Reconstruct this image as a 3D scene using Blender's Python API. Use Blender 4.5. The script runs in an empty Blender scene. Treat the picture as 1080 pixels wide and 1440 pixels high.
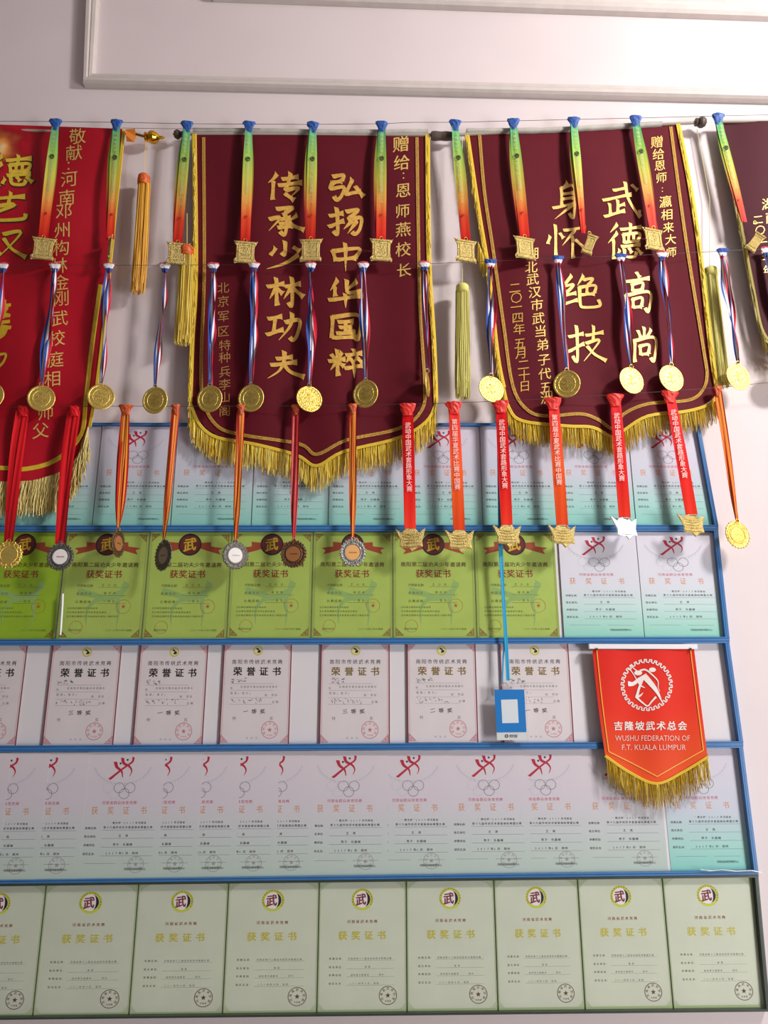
import bpy, math, random
from mathutils import Vector, Euler, Matrix
random.seed(7)
PI = math.pi
SC = bpy.context.scene
COL = SC.collection

# ------------------------------------------------------------ camera, world, lights, exposure
F, DIST, CAMZ = 1040.0, 1.9, 1.6
PITCH, YAW = math.radians(14.6), math.radians(1.8)
cd = bpy.data.cameras.new('camera'); cam = bpy.data.objects.new('camera', cd); COL.objects.link(cam)
cam.location = (0, -DIST, CAMZ); cam.rotation_euler = (PI/2 + PITCH, 0, -YAW)
cd.sensor_fit = 'VERTICAL'; cd.sensor_height = 36; cd.lens = 36*F/1440
SC.camera = cam
w = bpy.data.worlds.new('room_light'); SC.world = w; w.use_nodes = True
w.node_tree.nodes['Background'].inputs[0].default_value = (1.0, 0.975, 0.97, 1)
w.node_tree.nodes['Background'].inputs[1].default_value = 0.115
def area(name, loc, target, sx, sy, power, col):
    l = bpy.data.lights.new(name, 'AREA'); l.shape = 'RECTANGLE'; l.size = sx; l.size_y = sy; l.energy = power; l.color = col
    o = bpy.data.objects.new(name, l); COL.objects.link(o); o.location = loc
    o.rotation_euler = (Vector(target) - Vector(loc)).to_track_quat('-Z', 'Y').to_euler(); return o
area('ceiling_lamp', (2.35, -1.75, 3.85), (0.3, 0, 2.2), 0.35, 0.35, 80, (1.0, 0.965, 0.93))
area('fill_light', (3.35, -2.7, 0.9), (0.0, 0, 1.2), 1.0, 1.3, 92, (1.0, 0.985, 0.98))  # unseen soft fill, added low at the right to brighten the lower sheets
SC.view_settings.view_transform = 'Standard'; SC.view_settings.look = 'None'
SC.view_settings.gamma = 1; SC.view_settings.exposure = 0.0; SC.view_settings.use_curve_mapping = False

# ------------------------------------------------------------ helpers
def W(px, py, d=0.0):
    u = (px-540)/F; v = (720-py)/F
    fy = math.cos(PITCH) - v*math.sin(PITCH); z = math.sin(PITCH) + v*math.cos(PITCH)
    X = u*math.cos(YAW) + fy*math.sin(YAW); Y = fy*math.cos(YAW) - u*math.sin(YAW)
    t = (DIST-d)/Y
    return Vector((X*t, -d, CAMZ + z*t))
def pxs(px, py): return (W(px+1, py)-W(px, py)).length
def s2l(c):
    c = c/255.0
    return c/12.92 if c <= 0.04045 else ((c+0.055)/1.055)**2.4
ORG = {}
def thing(name, label, cat, loc, group=None):
    o = bpy.data.objects.new(name, None); COL.objects.link(o); o.location = loc; o.empty_display_size = 0.02
    o['label'] = label; o['category'] = cat
    if group: o['group'] = group
    ORG[o] = Vector(loc); return o
def tag(o, label, cat, group=None):
    o['label'] = label; o['category'] = cat
    if group: o['group'] = group
    return o
class MB:
    def __init__(s): s.lay = 0; s.v = []; s.f = []; s.m = []; s.uv = []; s.has = False
    def vert(s, p, uv=(0, 0)): s.v.append(tuple(p)); s.uv.append(uv); return len(s.v)-1
    def face(s, ix, m=0): s.f.append(tuple(ix)); s.m.append(m)
    def poly(s, pts, m=0, uvs=None):
        ix = [s.vert(p, uvs[i] if uvs else (0, 0)) for i, p in enumerate(pts)]; s.face(ix, m)
    def grid(s, rows, m=0, uvs=None, closed=False):
        n = len(rows[0]); idx = [[s.vert(p, uvs[i][j] if uvs else (j/(max(1, n-1)), i/max(1, len(rows)-1))) for j, p in enumerate(r)] for i, r in enumerate(rows)]
        for i in range(len(rows)-1):
            for j in range(n if closed else n-1):
                k = (j+1) % n
                s.face((idx[i][j], idx[i][k], idx[i+1][k], idx[i+1][j]), m)
        return idx
    def box(s, x0, x1, y0, y1, z0, z1, m=0):
        P = [(x0,y0,z0),(x1,y0,z0),(x1,y1,z0),(x0,y1,z0),(x0,y0,z1),(x1,y0,z1),(x1,y1,z1),(x0,y1,z1)]
        ix = [s.vert(p, ((p[0]-x0)/(x1-x0+1e-9), (p[2]-z0)/(z1-z0+1e-9))) for p in P]
        for q in ((0,3,2,1),(4,5,6,7),(0,1,5,4),(1,2,6,5),(2,3,7,6),(3,0,4,7)): s.face([ix[k] for k in q], m)
    def tube(s, pts, r, n=6, m=0):
        rows = []
        for i, p in enumerate(pts):
            p = Vector(p); a = Vector(pts[max(0, i-1)]); b = Vector(pts[min(len(pts)-1, i+1)]); t = (b-a).normalized()
            q = Vector((0, 1, 0)) if abs(t.y) < .9 else Vector((1, 0, 0)); e1 = t.cross(q).normalized(); e2 = t.cross(e1)
            rr = r[i] if isinstance(r, (list, tuple)) else r
            rows.append([p + e1*rr*math.cos(2*PI*k/n) + e2*rr*math.sin(2*PI*k/n) for k in range(n)])
        ids = s.grid(rows, m, closed=True); s.face(ids[0][::-1], m); s.face(ids[-1], m)
    def lathe(s, prof, c, axis, n=24, m=0, cap=True):
        axis = Vector(axis).normalized(); q = Vector((0, 0, 1)) if abs(axis.z) < .9 else Vector((1, 0, 0))
        e1 = axis.cross(q).normalized(); e2 = axis.cross(e1); c = Vector(c)
        rows = [[c + axis*h + (e1*math.cos(2*PI*k/n) + e2*math.sin(2*PI*k/n))*r for k in range(n)] for r, h in prof]
        ids = s.grid(rows, m, closed=True)
        if cap: s.face(ids[0][::-1], m); s.face(ids[-1], m)
    def prism(s, pts, y0, y1, m=0, inset=0.0):
        # outline in XZ, from y0 (back) to y1 (front), optional bevelled front
        n = len(pts); cx = sum(p[0] for p in pts)/n; cz = sum(p[1] for p in pts)/n
        rows = [[(x, y0, z) for x, z in pts], [(x, y1*(.65)+y0*.35, z) for x, z in pts], [(cx+(x-cx)*(1-inset), y1, cz+(z-cz)*(1-inset)) for x, z in pts]]
        ids = s.grid(rows, m, closed=True); s.face(ids[0][::-1], m); s.face(ids[-1], m)
    def build(s, name, mats, parent=None, label=None, local=False, smooth=False, loc=None):
        me = bpy.data.meshes.new(name); off = Vector((0, 0, 0))
        if parent is not None and not local: off = ORG[parent]
        if loc is not None: off = Vector(loc)
        me.from_pydata([tuple(Vector(v)-off) for v in s.v], [], s.f)
        for mt in (mats if isinstance(mats, (list, tuple)) else [mats]): me.materials.append(mt)
        me.polygons.foreach_set('material_index', s.m)
        uvl = me.uv_layers.new(name='UVMap'); li = [0]*len(me.loops); me.loops.foreach_get('vertex_index', li)
        flat = []
        for i in li: flat.extend(s.uv[i])
        uvl.data.foreach_set('uv', flat)
        if smooth: me.polygons.foreach_set('use_smooth', [True]*len(me.polygons))
        me.update()
        o = bpy.data.objects.new(name, me); COL.objects.link(o)
        if parent is not None: o.parent = parent
        if loc is not None and parent is None: o.location = loc
        ORG[o] = off if not local else Vector((0, 0, 0))
        if label: o['label'] = label
        return o
def copy_tree(o, parent=None):
    c = o.copy(); COL.objects.link(c); c.parent = parent
    for ch in list(o.children): copy_tree(ch, c)
    return c

# ------------------------------------------------------------ materials
MATS = {}
def mat(name, rgb, rough=0.6, metal=0.0, k=1.0, noise=0.0, nscale=40, bump=0.0, bscale=200, sheen=0.0, spec=0.5, trans=0.0):
    if name in MATS: return MATS[name]
    m = bpy.data.materials.new(name); m.use_nodes = True; nt = m.node_tree; b = nt.nodes['Principled BSDF']
    col = [min(1, s2l(c)*k) for c in rgb] + [1]
    b.inputs['Base Color'].default_value = col; b.inputs['Roughness'].default_value = rough; b.inputs['Metallic'].default_value = metal
    b.inputs['Specular IOR Level'].default_value = spec
    if sheen: b.inputs['Sheen Weight'].default_value = sheen
    if noise or bump:
        tc = nt.nodes.new('ShaderNodeTexCoord')
    if noise:
        n = nt.nodes.new('ShaderNodeTexNoise'); n.inputs['Scale'].default_value = nscale; n.inputs['Detail'].default_value = 4
        nt.links.new(tc.outputs['Object'], n.inputs['Vector'])
        r = nt.nodes.new('ShaderNodeValToRGB'); r.color_ramp.elements[0].position = .3; r.color_ramp.elements[1].position = .7
        r.color_ramp.elements[0].color = [c*(1-noise) for c in col[:3]]+[1]; r.color_ramp.elements[1].color = [min(1, c*(1+noise)) for c in col[:3]]+[1]
        nt.links.new(n.outputs['Fac'], r.inputs['Fac']); nt.links.new(r.outputs['Color'], b.inputs['Base Color'])
    if bump:
        n2 = nt.nodes.new('ShaderNodeTexNoise'); n2.inputs['Scale'].default_value = bscale; n2.inputs['Detail'].default_value = 3
        nt.links.new(tc.outputs['Object'], n2.inputs['Vector'])
        bp = nt.nodes.new('ShaderNodeBump'); bp.inputs['Strength'].default_value = bump; bp.inputs['Distance'].default_value = 0.002
        nt.links.new(n2.outputs['Fac'], bp.inputs['Height']); nt.links.new(bp.outputs['Normal'], b.inputs['Normal'])
    MATS[name] = m; return m
def ramp_mat(name, axis, stops, rough=0.5, constant=False, bump=0.0, metal=0.0, k=1.0, noise=0.0):
    # colour along a UV axis of the real surface
    if name in MATS: return MATS[name]
    m = bpy.data.materials.new(name); m.use_nodes = True; nt = m.node_tree; b = nt.nodes['Principled BSDF']
    b.inputs['Roughness'].default_value = rough; b.inputs['Metallic'].default_value = metal
    b.inputs['Specular IOR Level'].default_value = .12
    uv = nt.nodes.new('ShaderNodeTexCoord'); sp = nt.nodes.new('ShaderNodeSeparateXYZ'); r = nt.nodes.new('ShaderNodeValToRGB')
    nt.links.new(uv.outputs['UV'], sp.inputs[0]); nt.links.new(sp.outputs[axis], r.inputs['Fac'])
    cr = r.color_ramp; cr.interpolation = 'CONSTANT' if constant else 'LINEAR'
    while len(cr.elements) < len(stops): cr.elements.new(0.5)
    for e, (p, c) in zip(cr.elements, stops): e.position = p
    for e, (p, c) in zip(cr.elements, stops): e.color = [min(1, s2l(x)*k) for x in c]+[1]
    nt.links.new(r.outputs['Color'], b.inputs['Base Color'])
    if noise:
        n = nt.nodes.new('ShaderNodeTexNoise'); n.inputs['Scale'].default_value = 30; nt.links.new(uv.outputs['Object'], n.inputs['Vector'])
        mx = nt.nodes.new('ShaderNodeMixRGB'); mx.blend_type = 'MULTIPLY'; mx.inputs[0].default_value = noise
        nt.links.new(r.outputs['Color'], mx.inputs[1]); nt.links.new(n.outputs['Fac'], mx.inputs[2]); nt.links.new(mx.outputs[0], b.inputs['Base Color'])
    if bump:
        n2 = nt.nodes.new('ShaderNodeTexNoise'); n2.inputs['Scale'].default_value = 25
        nt.links.new(uv.outputs['Object'], n2.inputs['Vector'])
        bp = nt.nodes.new('ShaderNodeBump'); bp.inputs['Strength'].default_value = bump; bp.inputs['Distance'].default_value = 0.004
        nt.links.new(n2.outputs['Fac'], bp.inputs['Height']); nt.links.new(bp.outputs['Normal'], b.inputs['Normal'])
    MATS[name] = m; return m
K = 1.12
M_wall = mat('wall_paint', (222, 209, 210), .75, noise=.03, nscale=3, bump=.15, bscale=12)
M_trim = mat('shaded_trim_paint', (206, 196, 191), .5, noise=.05, nscale=25, bump=.2, bscale=60)  # trim toned darker than the wall, shading of its tilted faces in the colour
M_floor = mat('floor_tile', (170, 165, 158), .4, noise=.05, nscale=8)
M_wire = mat('dark_wire', (60, 45, 42), .5)
M_blue = mat('blue_rail', (62, 118, 178), .35, noise=.06, nscale=30)
M_bdark = mat('groove_shade', (25, 52, 92), .5)
M_grey = mat('dark_green_rail', (62, 72, 64), .4, noise=.08, nscale=30)
M_back = mat('backing_board', (228, 222, 226), .7, noise=.02, nscale=5)
M_backg = mat('green_backing', (186, 200, 160), .7)
M_gold = mat('gold_metal', (234, 204, 108), .36, .9, noise=.08, nscale=300, bump=.5, bscale=420)
M_goldp = mat('gold_relief', (214, 182, 96), .34, .9, bump=.6, bscale=600)
M_brass = mat('brass_plaque', (214, 190, 120), .40, .85, noise=.35, nscale=350, bump=1.6, bscale=420)
M_silver = mat('silver_metal', (170, 168, 162), .32, .9, noise=.1, nscale=400, bump=.7, bscale=500)
M_dsilver = mat('old_silver', (118, 114, 106), .38, .85, noise=.15, nscale=400, bump=.8, bscale=500)
M_bronze = mat('bronze_metal', (120, 88, 66), .38, .85, noise=.15, nscale=400, bump=.7, bscale=500)
M_chrome = mat('bright_silver', (240, 240, 236), .38, .75)
M_copper = mat('copper_insert', (196, 128, 78), .45, .5)
M_orange_in = mat('orange_insert', (240, 178, 110), .5)
M_white = mat('white_insert', (238, 232, 230), .45)
M_redp = mat('red_print', (176, 40, 48), .6)
M_polgold = mat('polished_gold', (225, 170, 50), .12, 1.0)
M_knob = mat('brown_knob', (84, 70, 64), .45, noise=.15, nscale=60)
M_rod = mat('pale_rod', (172, 162, 150), .5)
M_sleeve = mat('rod_sleeve', (188, 182, 174), .7, noise=.12, nscale=40, bump=.5, bscale=60)
def cloth_mat(name, rgb, noise=.08, rough=.5): return mat(name, rgb, rough, noise=noise, nscale=6, bump=.25, bscale=900, sheen=.0, spec=.22)
M_maroon = cloth_mat('maroon_velvet', (94, 8, 26), rough=.7)
M_maroon2 = cloth_mat('dark_maroon_velvet', (70, 20, 32), rough=.7)
M_thread = mat('gold_thread', (222, 172, 78), .42, .25, noise=.18, nscale=120, bump=.4, bscale=900)
M_thread2 = mat('gold_foil', (244, 200, 112), .36, .35, noise=.15, nscale=120, bump=.3, bscale=900)
M_yellowl = mat('yellow_lettering', (214, 182, 52), .4, .1, noise=.1, nscale=60)
M_oline = mat('letter_shadow_edge', (60, 36, 16), .7)
M_braid = mat('gold_braid', (190, 146, 58), .45, .25, noise=.3, nscale=250, bump=1, bscale=500)
M_fr = [mat('yellow_fringe', (226, 192, 60), .6, spec=.3), mat('pale_fringe', (240, 220, 116), .6, spec=.3), mat('ochre_fringe', (190, 150, 40), .6, spec=.3)]
M_fp = [mat('straw_fringe', (200, 176, 96), .55), mat('light_straw_fringe', (224, 204, 130), .55), mat('olive_fringe', (150, 126, 56), .6)]
M_or = [mat('orange_strand', (232, 168, 30), .5), mat('gold_strand', (244, 192, 50), .5), mat('amber_strand', (198, 130, 22), .55)]
M_pl = [mat('lime_strand', (220, 212, 120), .6, spec=.3), mat('pale_lime_strand', (236, 230, 164), .6, spec=.3), mat('olive_strand', (186, 176, 80), .6, spec=.3)]
M_red = mat('red_satin', (216, 24, 34), .45, noise=.05, nscale=20, spec=.3)
M_blackp = mat('black_ink', (34, 30, 34), .7)
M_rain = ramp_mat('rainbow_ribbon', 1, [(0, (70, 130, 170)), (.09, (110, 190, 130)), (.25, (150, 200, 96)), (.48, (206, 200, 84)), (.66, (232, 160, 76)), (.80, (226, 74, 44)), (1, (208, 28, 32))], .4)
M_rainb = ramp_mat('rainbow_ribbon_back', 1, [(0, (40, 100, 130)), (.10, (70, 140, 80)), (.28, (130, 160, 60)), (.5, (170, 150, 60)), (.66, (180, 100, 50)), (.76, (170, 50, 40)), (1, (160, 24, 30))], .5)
M_tri = ramp_mat('tricolour_ribbon', 0, [(0, (52, 80, 160)), (.34, (236, 232, 236)), (.66, (206, 40, 62))], .42, constant=True)
M_str = ramp_mat('striped_ribbon', 0, [(0, (196, 40, 34)), (.2, (238, 160, 60)), (.34, (190, 40, 34)), (.44, (240, 170, 66)), (.56, (190, 40, 34)), (.66, (238, 160, 60)), (.8, (196, 40, 34))], .42, constant=True)
M_redrib = ramp_mat('red_ribbon', 1, [(0, (212, 20, 30)), (.6, (226, 28, 30)), (1, (232, 56, 34))], .5)
M_orrib = ramp_mat('red_orange_ribbon', 1, [(0, (220, 26, 30)), (.25, (230, 62, 34)), (.5, (238, 94, 38)), (1, (234, 74, 34))], .5)
M_kblue = mat('blue_knot', (36, 84, 160), .5, noise=.3, nscale=90)
M_ktri = ramp_mat('tricolour_knot', 1, [(0, (214, 90, 110)), (.18, (232, 226, 230)), (.6, (60, 84, 150)), (1, (150, 40, 70))], .5, constant=True)
M_ktri2 = ramp_mat('blue_top_knot', 1, [(0, (58, 88, 165)), (.45, (232, 226, 232)), (.8, (190, 40, 60))], .5, constant=True)
M_kred = mat('red_knot', (222, 44, 34), .45, noise=.15, nscale=90)
M_korange = mat('striped_knot', (200, 84, 40), .5, noise=.45, nscale=120)

# clear film that covers the frames
def film_mat():
    m = bpy.data.materials.new('clear_film'); m.use_nodes = True; nt = m.node_tree; nt.nodes.clear()
    o = nt.nodes.new('ShaderNodeOutputMaterial'); mx = nt.nodes.new('ShaderNodeMixShader'); t = nt.nodes.new('ShaderNodeBsdfTransparent'); g = nt.nodes.new('ShaderNodeBsdfGlossy')
    g.inputs['Roughness'].default_value = .12; t.inputs['Color'].default_value = (.985, .985, .985, 1)
    lw = nt.nodes.new('ShaderNodeLayerWeight'); lw.inputs['Blend'].default_value = .5; pw = nt.nodes.new('ShaderNodeMath'); pw.operation = 'POWER'; pw.inputs[1].default_value = 5
    fr = nt.nodes.new('ShaderNodeMath'); fr.operation = 'MULTIPLY_ADD'; fr.inputs[1].default_value = .6; fr.inputs[2].default_value = .03
    nt.links.new(lw.outputs['Facing'], pw.inputs[0]); nt.links.new(pw.outputs[0], fr.inputs[0])
    tc = nt.nodes.new('ShaderNodeTexCoord'); n = nt.nodes.new('ShaderNodeTexNoise'); n.inputs['Scale'].default_value = 7
    bp = nt.nodes.new('ShaderNodeBump'); bp.inputs['Strength'].default_value = .5; bp.inputs['Distance'].default_value = .01
    nt.links.new(tc.outputs['Object'], n.inputs['Vector']); nt.links.new(n.outputs['Fac'], bp.inputs['Height'])
    nt.links.new(bp.outputs['Normal'], g.inputs['Normal'])
    nt.links.new(fr.outputs[0], mx.inputs[0]); nt.links.new(t.outputs[0], mx.inputs[1]); nt.links.new(g.outputs[0], mx.inputs[2]); nt.links.new(mx.outputs[0], o.inputs[0])
    return m
M_film = film_mat()

# ------------------------------------------------------------ text and brush tools
_gc = {}
def raw_text(s, off, res):
    c = bpy.data.curves.new('t', 'FONT'); c.body = s; c.size = 1; c.offset = off; c.resolution_u = res; c.fill_mode = 'FRONT'
    o = bpy.data.objects.new('t', c); COL.objects.link(o); bpy.context.view_layer.update()
    me = o.evaluated_get(bpy.context.evaluated_depsgraph_get()).to_mesh()
    vs = [(v.co.x, v.co.y) for v in me.vertices]; fs = [tuple(p.vertices) for p in me.polygons]
    bpy.data.objects.remove(o); bpy.data.curves.remove(c)
    return vs, fs
def bbox(vs): return min(v[0] for v in vs), max(v[0] for v in vs), min(v[1] for v in vs), max(v[1] for v in vs)
_b = bbox(raw_text('国', 0, 2)[0]); EMC = ((_b[0]+_b[1])/2, (_b[2]+_b[3])/2); EMS = 0.9/(_b[3]-_b[2])
def glyph(ch, off=0.0, res=2):
    k = (ch, off, res)
    if k not in _gc:
        vs, fs = raw_text(ch, 0, res); n0 = 0; base = [((x-EMC[0])*EMS, (y-EMC[1])*EMS) for x, y in vs]
        if off > .004:
            V = []; Fc = []; n0 = len(base)
            for dx, dy in ((-off, -off*.6), (off, -off*.6), (off, off*.6), (-off, off*.6)) if off > .012 else ((-off, -off*.5), (off, off*.5)):
                n = len(V); V += [(x+dx, y+dy) for x, y in base]; Fc += [tuple(i+n for i in f) for f in fs]
            base, fs = V, Fc
        _gc[k] = (base, fs, n0)
    return _gc[k]
def latin(s, off=0.0, res=2):
    k = ('L', s, off)
    if k not in _gc:
        vs, fs = raw_text(s, 0, res); b = bbox(vs); h = b[3]-b[2]
        _gc[k] = ([((x-(b[0]+b[1])/2)/h, (y-(b[2]+b[3])/2)/h) for x, y in vs], fs)
    return _gc[k]
def put(mb, g, P, cx, cy, sx, sy, rot=0.0, shear=0.0, m=0):
    # P maps (x right, y down) plane coordinates to 3D
    vs, fs = g[:2]; n0 = g[2] if len(g) > 2 else 0; base = len(mb.v); ca, sa = math.cos(rot), math.sin(rot)
    for i, (x, y) in enumerate(vs):
        X = x*sx; Y = -(y + x*shear)*sy; q = P(cx + X*ca - Y*sa, cy + X*sa + Y*ca); mb.vert((q[0], q[1]-(i//n0*3e-5 if n0 else 0), q[2]))
    for f in fs: mb.face([base+i for i in f], m)
def spline(pts, n=6):
    if len(pts) == 2: return [tuple(pts[0][k]+(pts[1][k]-pts[0][k])*i/n for k in range(len(pts[0]))) for i in range(n+1)]
    q = [pts[0]]+list(pts)+[pts[-1]]; out = []
    for i in range(1, len(q)-2):
        for j in range(n):
            t = j/n; a, b, c, d = q[i-1], q[i], q[i+1], q[i+2]
            out.append(tuple(.5*((2*b[k]) + (-a[k]+c[k])*t + (2*a[k]-5*b[k]+4*c[k]-d[k])*t*t + (-a[k]+3*b[k]-3*c[k]+d[k])*t**3) for k in range(len(b))))
    out.append(tuple(q[-2])); return out
def stroke(mb, pts, w, P, taper=False, m=0, n=6, head=1.0, lift=0.0):
    pp = spline(pts, n); N = len(pp); L = []; R = []
    for i, p in enumerate(pp):
        a = pp[max(0, i-1)]; b = pp[min(N-1, i+1)]; dx, dy = b[0]-a[0], b[1]-a[1]; l = math.hypot(dx, dy) or 1
        t = i/(N-1)
        if taper: ww = w*(1.05*head - .95*t**1.3)
        else: ww = w*(.72 + .38*abs(2*t-1)**2)
        nx, ny = -dy/l*ww/2, dx/l*ww/2
        L.append((p[0]+nx, p[1]+ny)); R.append((p[0]-nx, p[1]-ny))
    # angled pen nibs at both ends
    def ext(p, q, k): return (p[0]+(p[0]-q[0])*k, p[1]+(p[1]-q[1])*k)
    L[0] = (L[0][0]-w*.10, L[0][1]-w*.25); R[0] = (R[0][0]-w*.25, R[0][1]+w*.05)
    if not taper: L[-1] = (L[-1][0]+w*.10, L[-1][1]+w*.2); R[-1] = (R[-1][0]+w*.22, R[-1][1]-w*.05)
    mb.lay = (mb.lay+1) % 14; dy = mb.lay*2.5e-5
    ids = [[mb.vert((q[0], q[1]-dy, q[2])) for q in (P(*a), P(*b))] for a, b in zip(L, R)]
    for i in range(N-1): mb.face((ids[i][0], ids[i][1], ids[i+1][1], ids[i+1][0]), m)
BRUSH = {
'传': "30,5 20,22 4,38 t;19,30 18,60 16,96;44,26 88,16;34,48 98,36;68,2 60,40 52,64;52,64 90,56 70,84 t;52,76 76,98",
'承': "28,8 74,2 50,22;50,22 57,55 50,98 36,84;38,44 66,38;36,60 68,54;32,74 72,66;8,44 38,38 6,84 t;88,28 62,50 t;56,42 76,66 104,80",
'少': "52,0 51,48 40,38;26,22 20,36 10,50;76,22 92,34;92,46 52,78 0,98 t",
'林': "2,34 48,22;28,2 28,98;28,34 8,76 t;30,40 44,56;52,34 94,22;72,0 71,98 60,86;70,34 48,76 t;72,36 102,68",
'功': "4,22 42,12;24,18 20,66;0,78 46,58;52,34 92,26 86,76 74,96 64,84;72,0 66,46 34,96 t",
'夫': "28,30 72,22;12,52 84,40;50,2 48,40 34,72 2,98 t;48,46 66,74 104,92",
'弘': "12,12 44,6 38,28;12,34 38,28;12,34 6,56 44,50 38,82 24,98 14,82;72,20 48,78;48,78 94,66;80,48 102,84",
'扬': "2,32 42,20;24,0 26,96 12,84;0,72 44,48;52,16 88,8 58,42;58,46 96,38 92,80 78,98 68,88;72,46 44,80 t;86,46 56,96 t",
'中': "12,28 20,64;12,30 90,20 78,56;20,62 80,54;50,0 50,104 t",
'华': "28,2 4,44 t;18,28 18,64;86,8 48,48 t;54,4 54,40 62,52 96,46;0,80 100,62;50,56 50,108 t",
'国': "12,12 8,88;12,14 90,8 88,92 76,86;28,32 72,28;32,52 68,48;24,74 78,70;50,30 50,72;60,58 70,66;10,90 86,86",
'粹': "8,20 18,36;40,10 30,32;0,46 48,36;26,2 26,98;26,44 4,78 t;28,48 44,62;52,24 98,14;74,0 78,18;64,26 52,50 t;64,36 74,50;88,24 74,48 t;86,34 100,50;48,72 104,60;76,52 76,108 t",
'武': "30,24 66,16;2,52 78,34;42,50 42,84;42,68 60,62;20,60 22,90;6,98 60,80;62,0 70,46 94,88 102,98;102,98 100,78;80,8 94,22",
'德': "34,2 12,26 t;34,26 6,56 t;22,44 22,100;42,18 98,10;70,0 68,30;50,32 52,54;50,32 94,28 90,50;64,32 64,52;78,31 78,50;50,54 92,50;44,66 96,60;40,74 32,92;52,72 56,92 80,94 86,80;66,70 72,82;88,70 100,86",
'高': "48,0 58,12;12,24 90,14;34,30 35,46;34,30 68,26 66,44;34,46 66,44;14,58 14,102;14,58 92,50 88,98 76,88;36,68 37,88;36,68 66,64 64,86;36,88 64,86",
'尚': "50,0 50,32;26,10 36,30;78,6 62,28;14,38 12,102;14,40 92,32 88,98 74,88;34,56 36,80;34,56 68,52 66,78;36,80 66,78",
'身': "54,0 38,16;32,18 32,68;32,18 76,14 74,98 58,86;34,34 72,30;34,48 72,44;2,74 90,58;78,60 8,104 t",
'怀': "8,34 0,58;34,26 42,40;22,0 22,102;44,18 102,8;76,14 40,64 t;68,34 68,102;76,46 98,70",
'绝': "28,0 8,30 32,28 4,60;4,60 38,52;2,86 42,72;60,0 42,30 t;58,14 84,10 70,30;48,36 90,30 88,52;48,36 50,84 60,94 102,90 98,70;68,34 68,52;50,58 88,54",
'技': "2,32 42,22;24,0 26,98 12,84;0,74 44,50;50,28 98,18;72,0 70,42;50,50 88,42 44,100 t;54,58 74,80 106,98",
'艺': "4,26 96,14;32,6 34,40;68,0 62,36;18,52 76,42 12,84 36,94 92,90 98,72",
'双': "4,20 44,14 2,86 t;8,40 46,86;54,18 96,12 44,94 t;56,32 74,66 106,94",
}
def brush(mb, ch, P, x, y, w, h, wt, m=0):
    for s in BRUSH[ch].split(';'):
        tp = s.endswith(' t'); s = s[:-2] if tp else s
        pts = [tuple(float(a) for a in q.split(',')) for q in s.split()]
        pts = [(x + (a/100-.5)*w, y + (b/100-.5)*h) for a, b in pts]
        stroke(mb, pts, wt, P, tp, m)
def circle(mb, P, cx, cy, r0, r1, n=28, m=0, sy=1.0):
    a = [mb.vert(P(cx+r0*math.cos(2*PI*k/n), cy+r0*sy*math.sin(2*PI*k/n))) for k in range(n)]
    if r1 <= 0: mb.face(a, m); return
    b = [mb.vert(P(cx+r1*math.cos(2*PI*k/n), cy+r1*sy*math.sin(2*PI*k/n))) for k in range(n)]
    for k in range(n): mb.face((a[k], a[(k+1) % n], b[(k+1) % n], b[k]), m)
def star(mb, P, cx, cy, r, m=0):
    c = mb.vert(P(cx, cy)); pts = [mb.vert(P(cx+(r if k % 2 == 0 else r*.42)*math.sin(PI*k/5), cy-(r if k % 2 == 0 else r*.42)*math.cos(PI*k/5))) for k in range(10)]
    for k in range(10): mb.face((c, pts[k], pts[(k+1) % 10]), m)
def row(mb, s, P, x0, x1, y, sz, off=.0, res=1, m=0, sx=1.0, rot=0):
    n = len(s)
    for i, ch in enumerate(s):
        x = (x0+x1)/2 if n == 1 else x0 + sz*sx/2 + (x1-x0-sz*sx)*i/(n-1)
        if ch != ' ': put(mb, glyph(ch, off, res), P, x, y, sz*sx, sz, rot, m=m)

# ------------------------------------------------------------ the setting
mb = MB(); mb.box(-3.2, 3.4, 0, .12, 0, 4.3); o = mb.build('wall_back', M_wall); o['kind'] = 'structure'
mb = MB(); mb.box(-3.2, 3.4, -3.6, .12, -.05, 0); o = mb.build('floor', M_floor); o['kind'] = 'structure'
mb = MB(); mb.box(-3.2, 3.4, -3.6, .12, 4.3, 4.4); o = mb.build('ceiling', M_wall); o['kind'] = 'structure'
def moulding(name, a0, a1, b0, b1):
    # a0-a1 one long edge, b0-b1 the other, in wall points
    A0, A1, B0, B1 = [W(*q) for q in (a0, a1, b0, b1)]
    mb = MB(); rows = []
    for t, d in ((0, 0), (0, .020), (.12, .028), (.4, .028), (.5, .020), (.62, .023), (.9, .021), (1, .011), (1, 0)):
        r = []
        for s in range(13):
            s /= 12; p = (A0.lerp(A1, s)).lerp(B0.lerp(B1, s), t); r.append((p.x, -d, p.z))
        rows.append(r)
    ids = mb.grid(rows); mb.face([r[0] for r in ids]); mb.face([r[-1] for r in ids][::-1])
    o = mb.build(name, M_trim); o['kind'] = 'structure'
moulding('trim_1', (126, -60), (120, 124), (144, -60), (134, 110))
moulding('trim_2', (120, 124), (1400, 154), (134, 110), (1400, 138))
moulding('trim_3', (300, 3), (1400, 42), (300, -18), (1400, 16))

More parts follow.
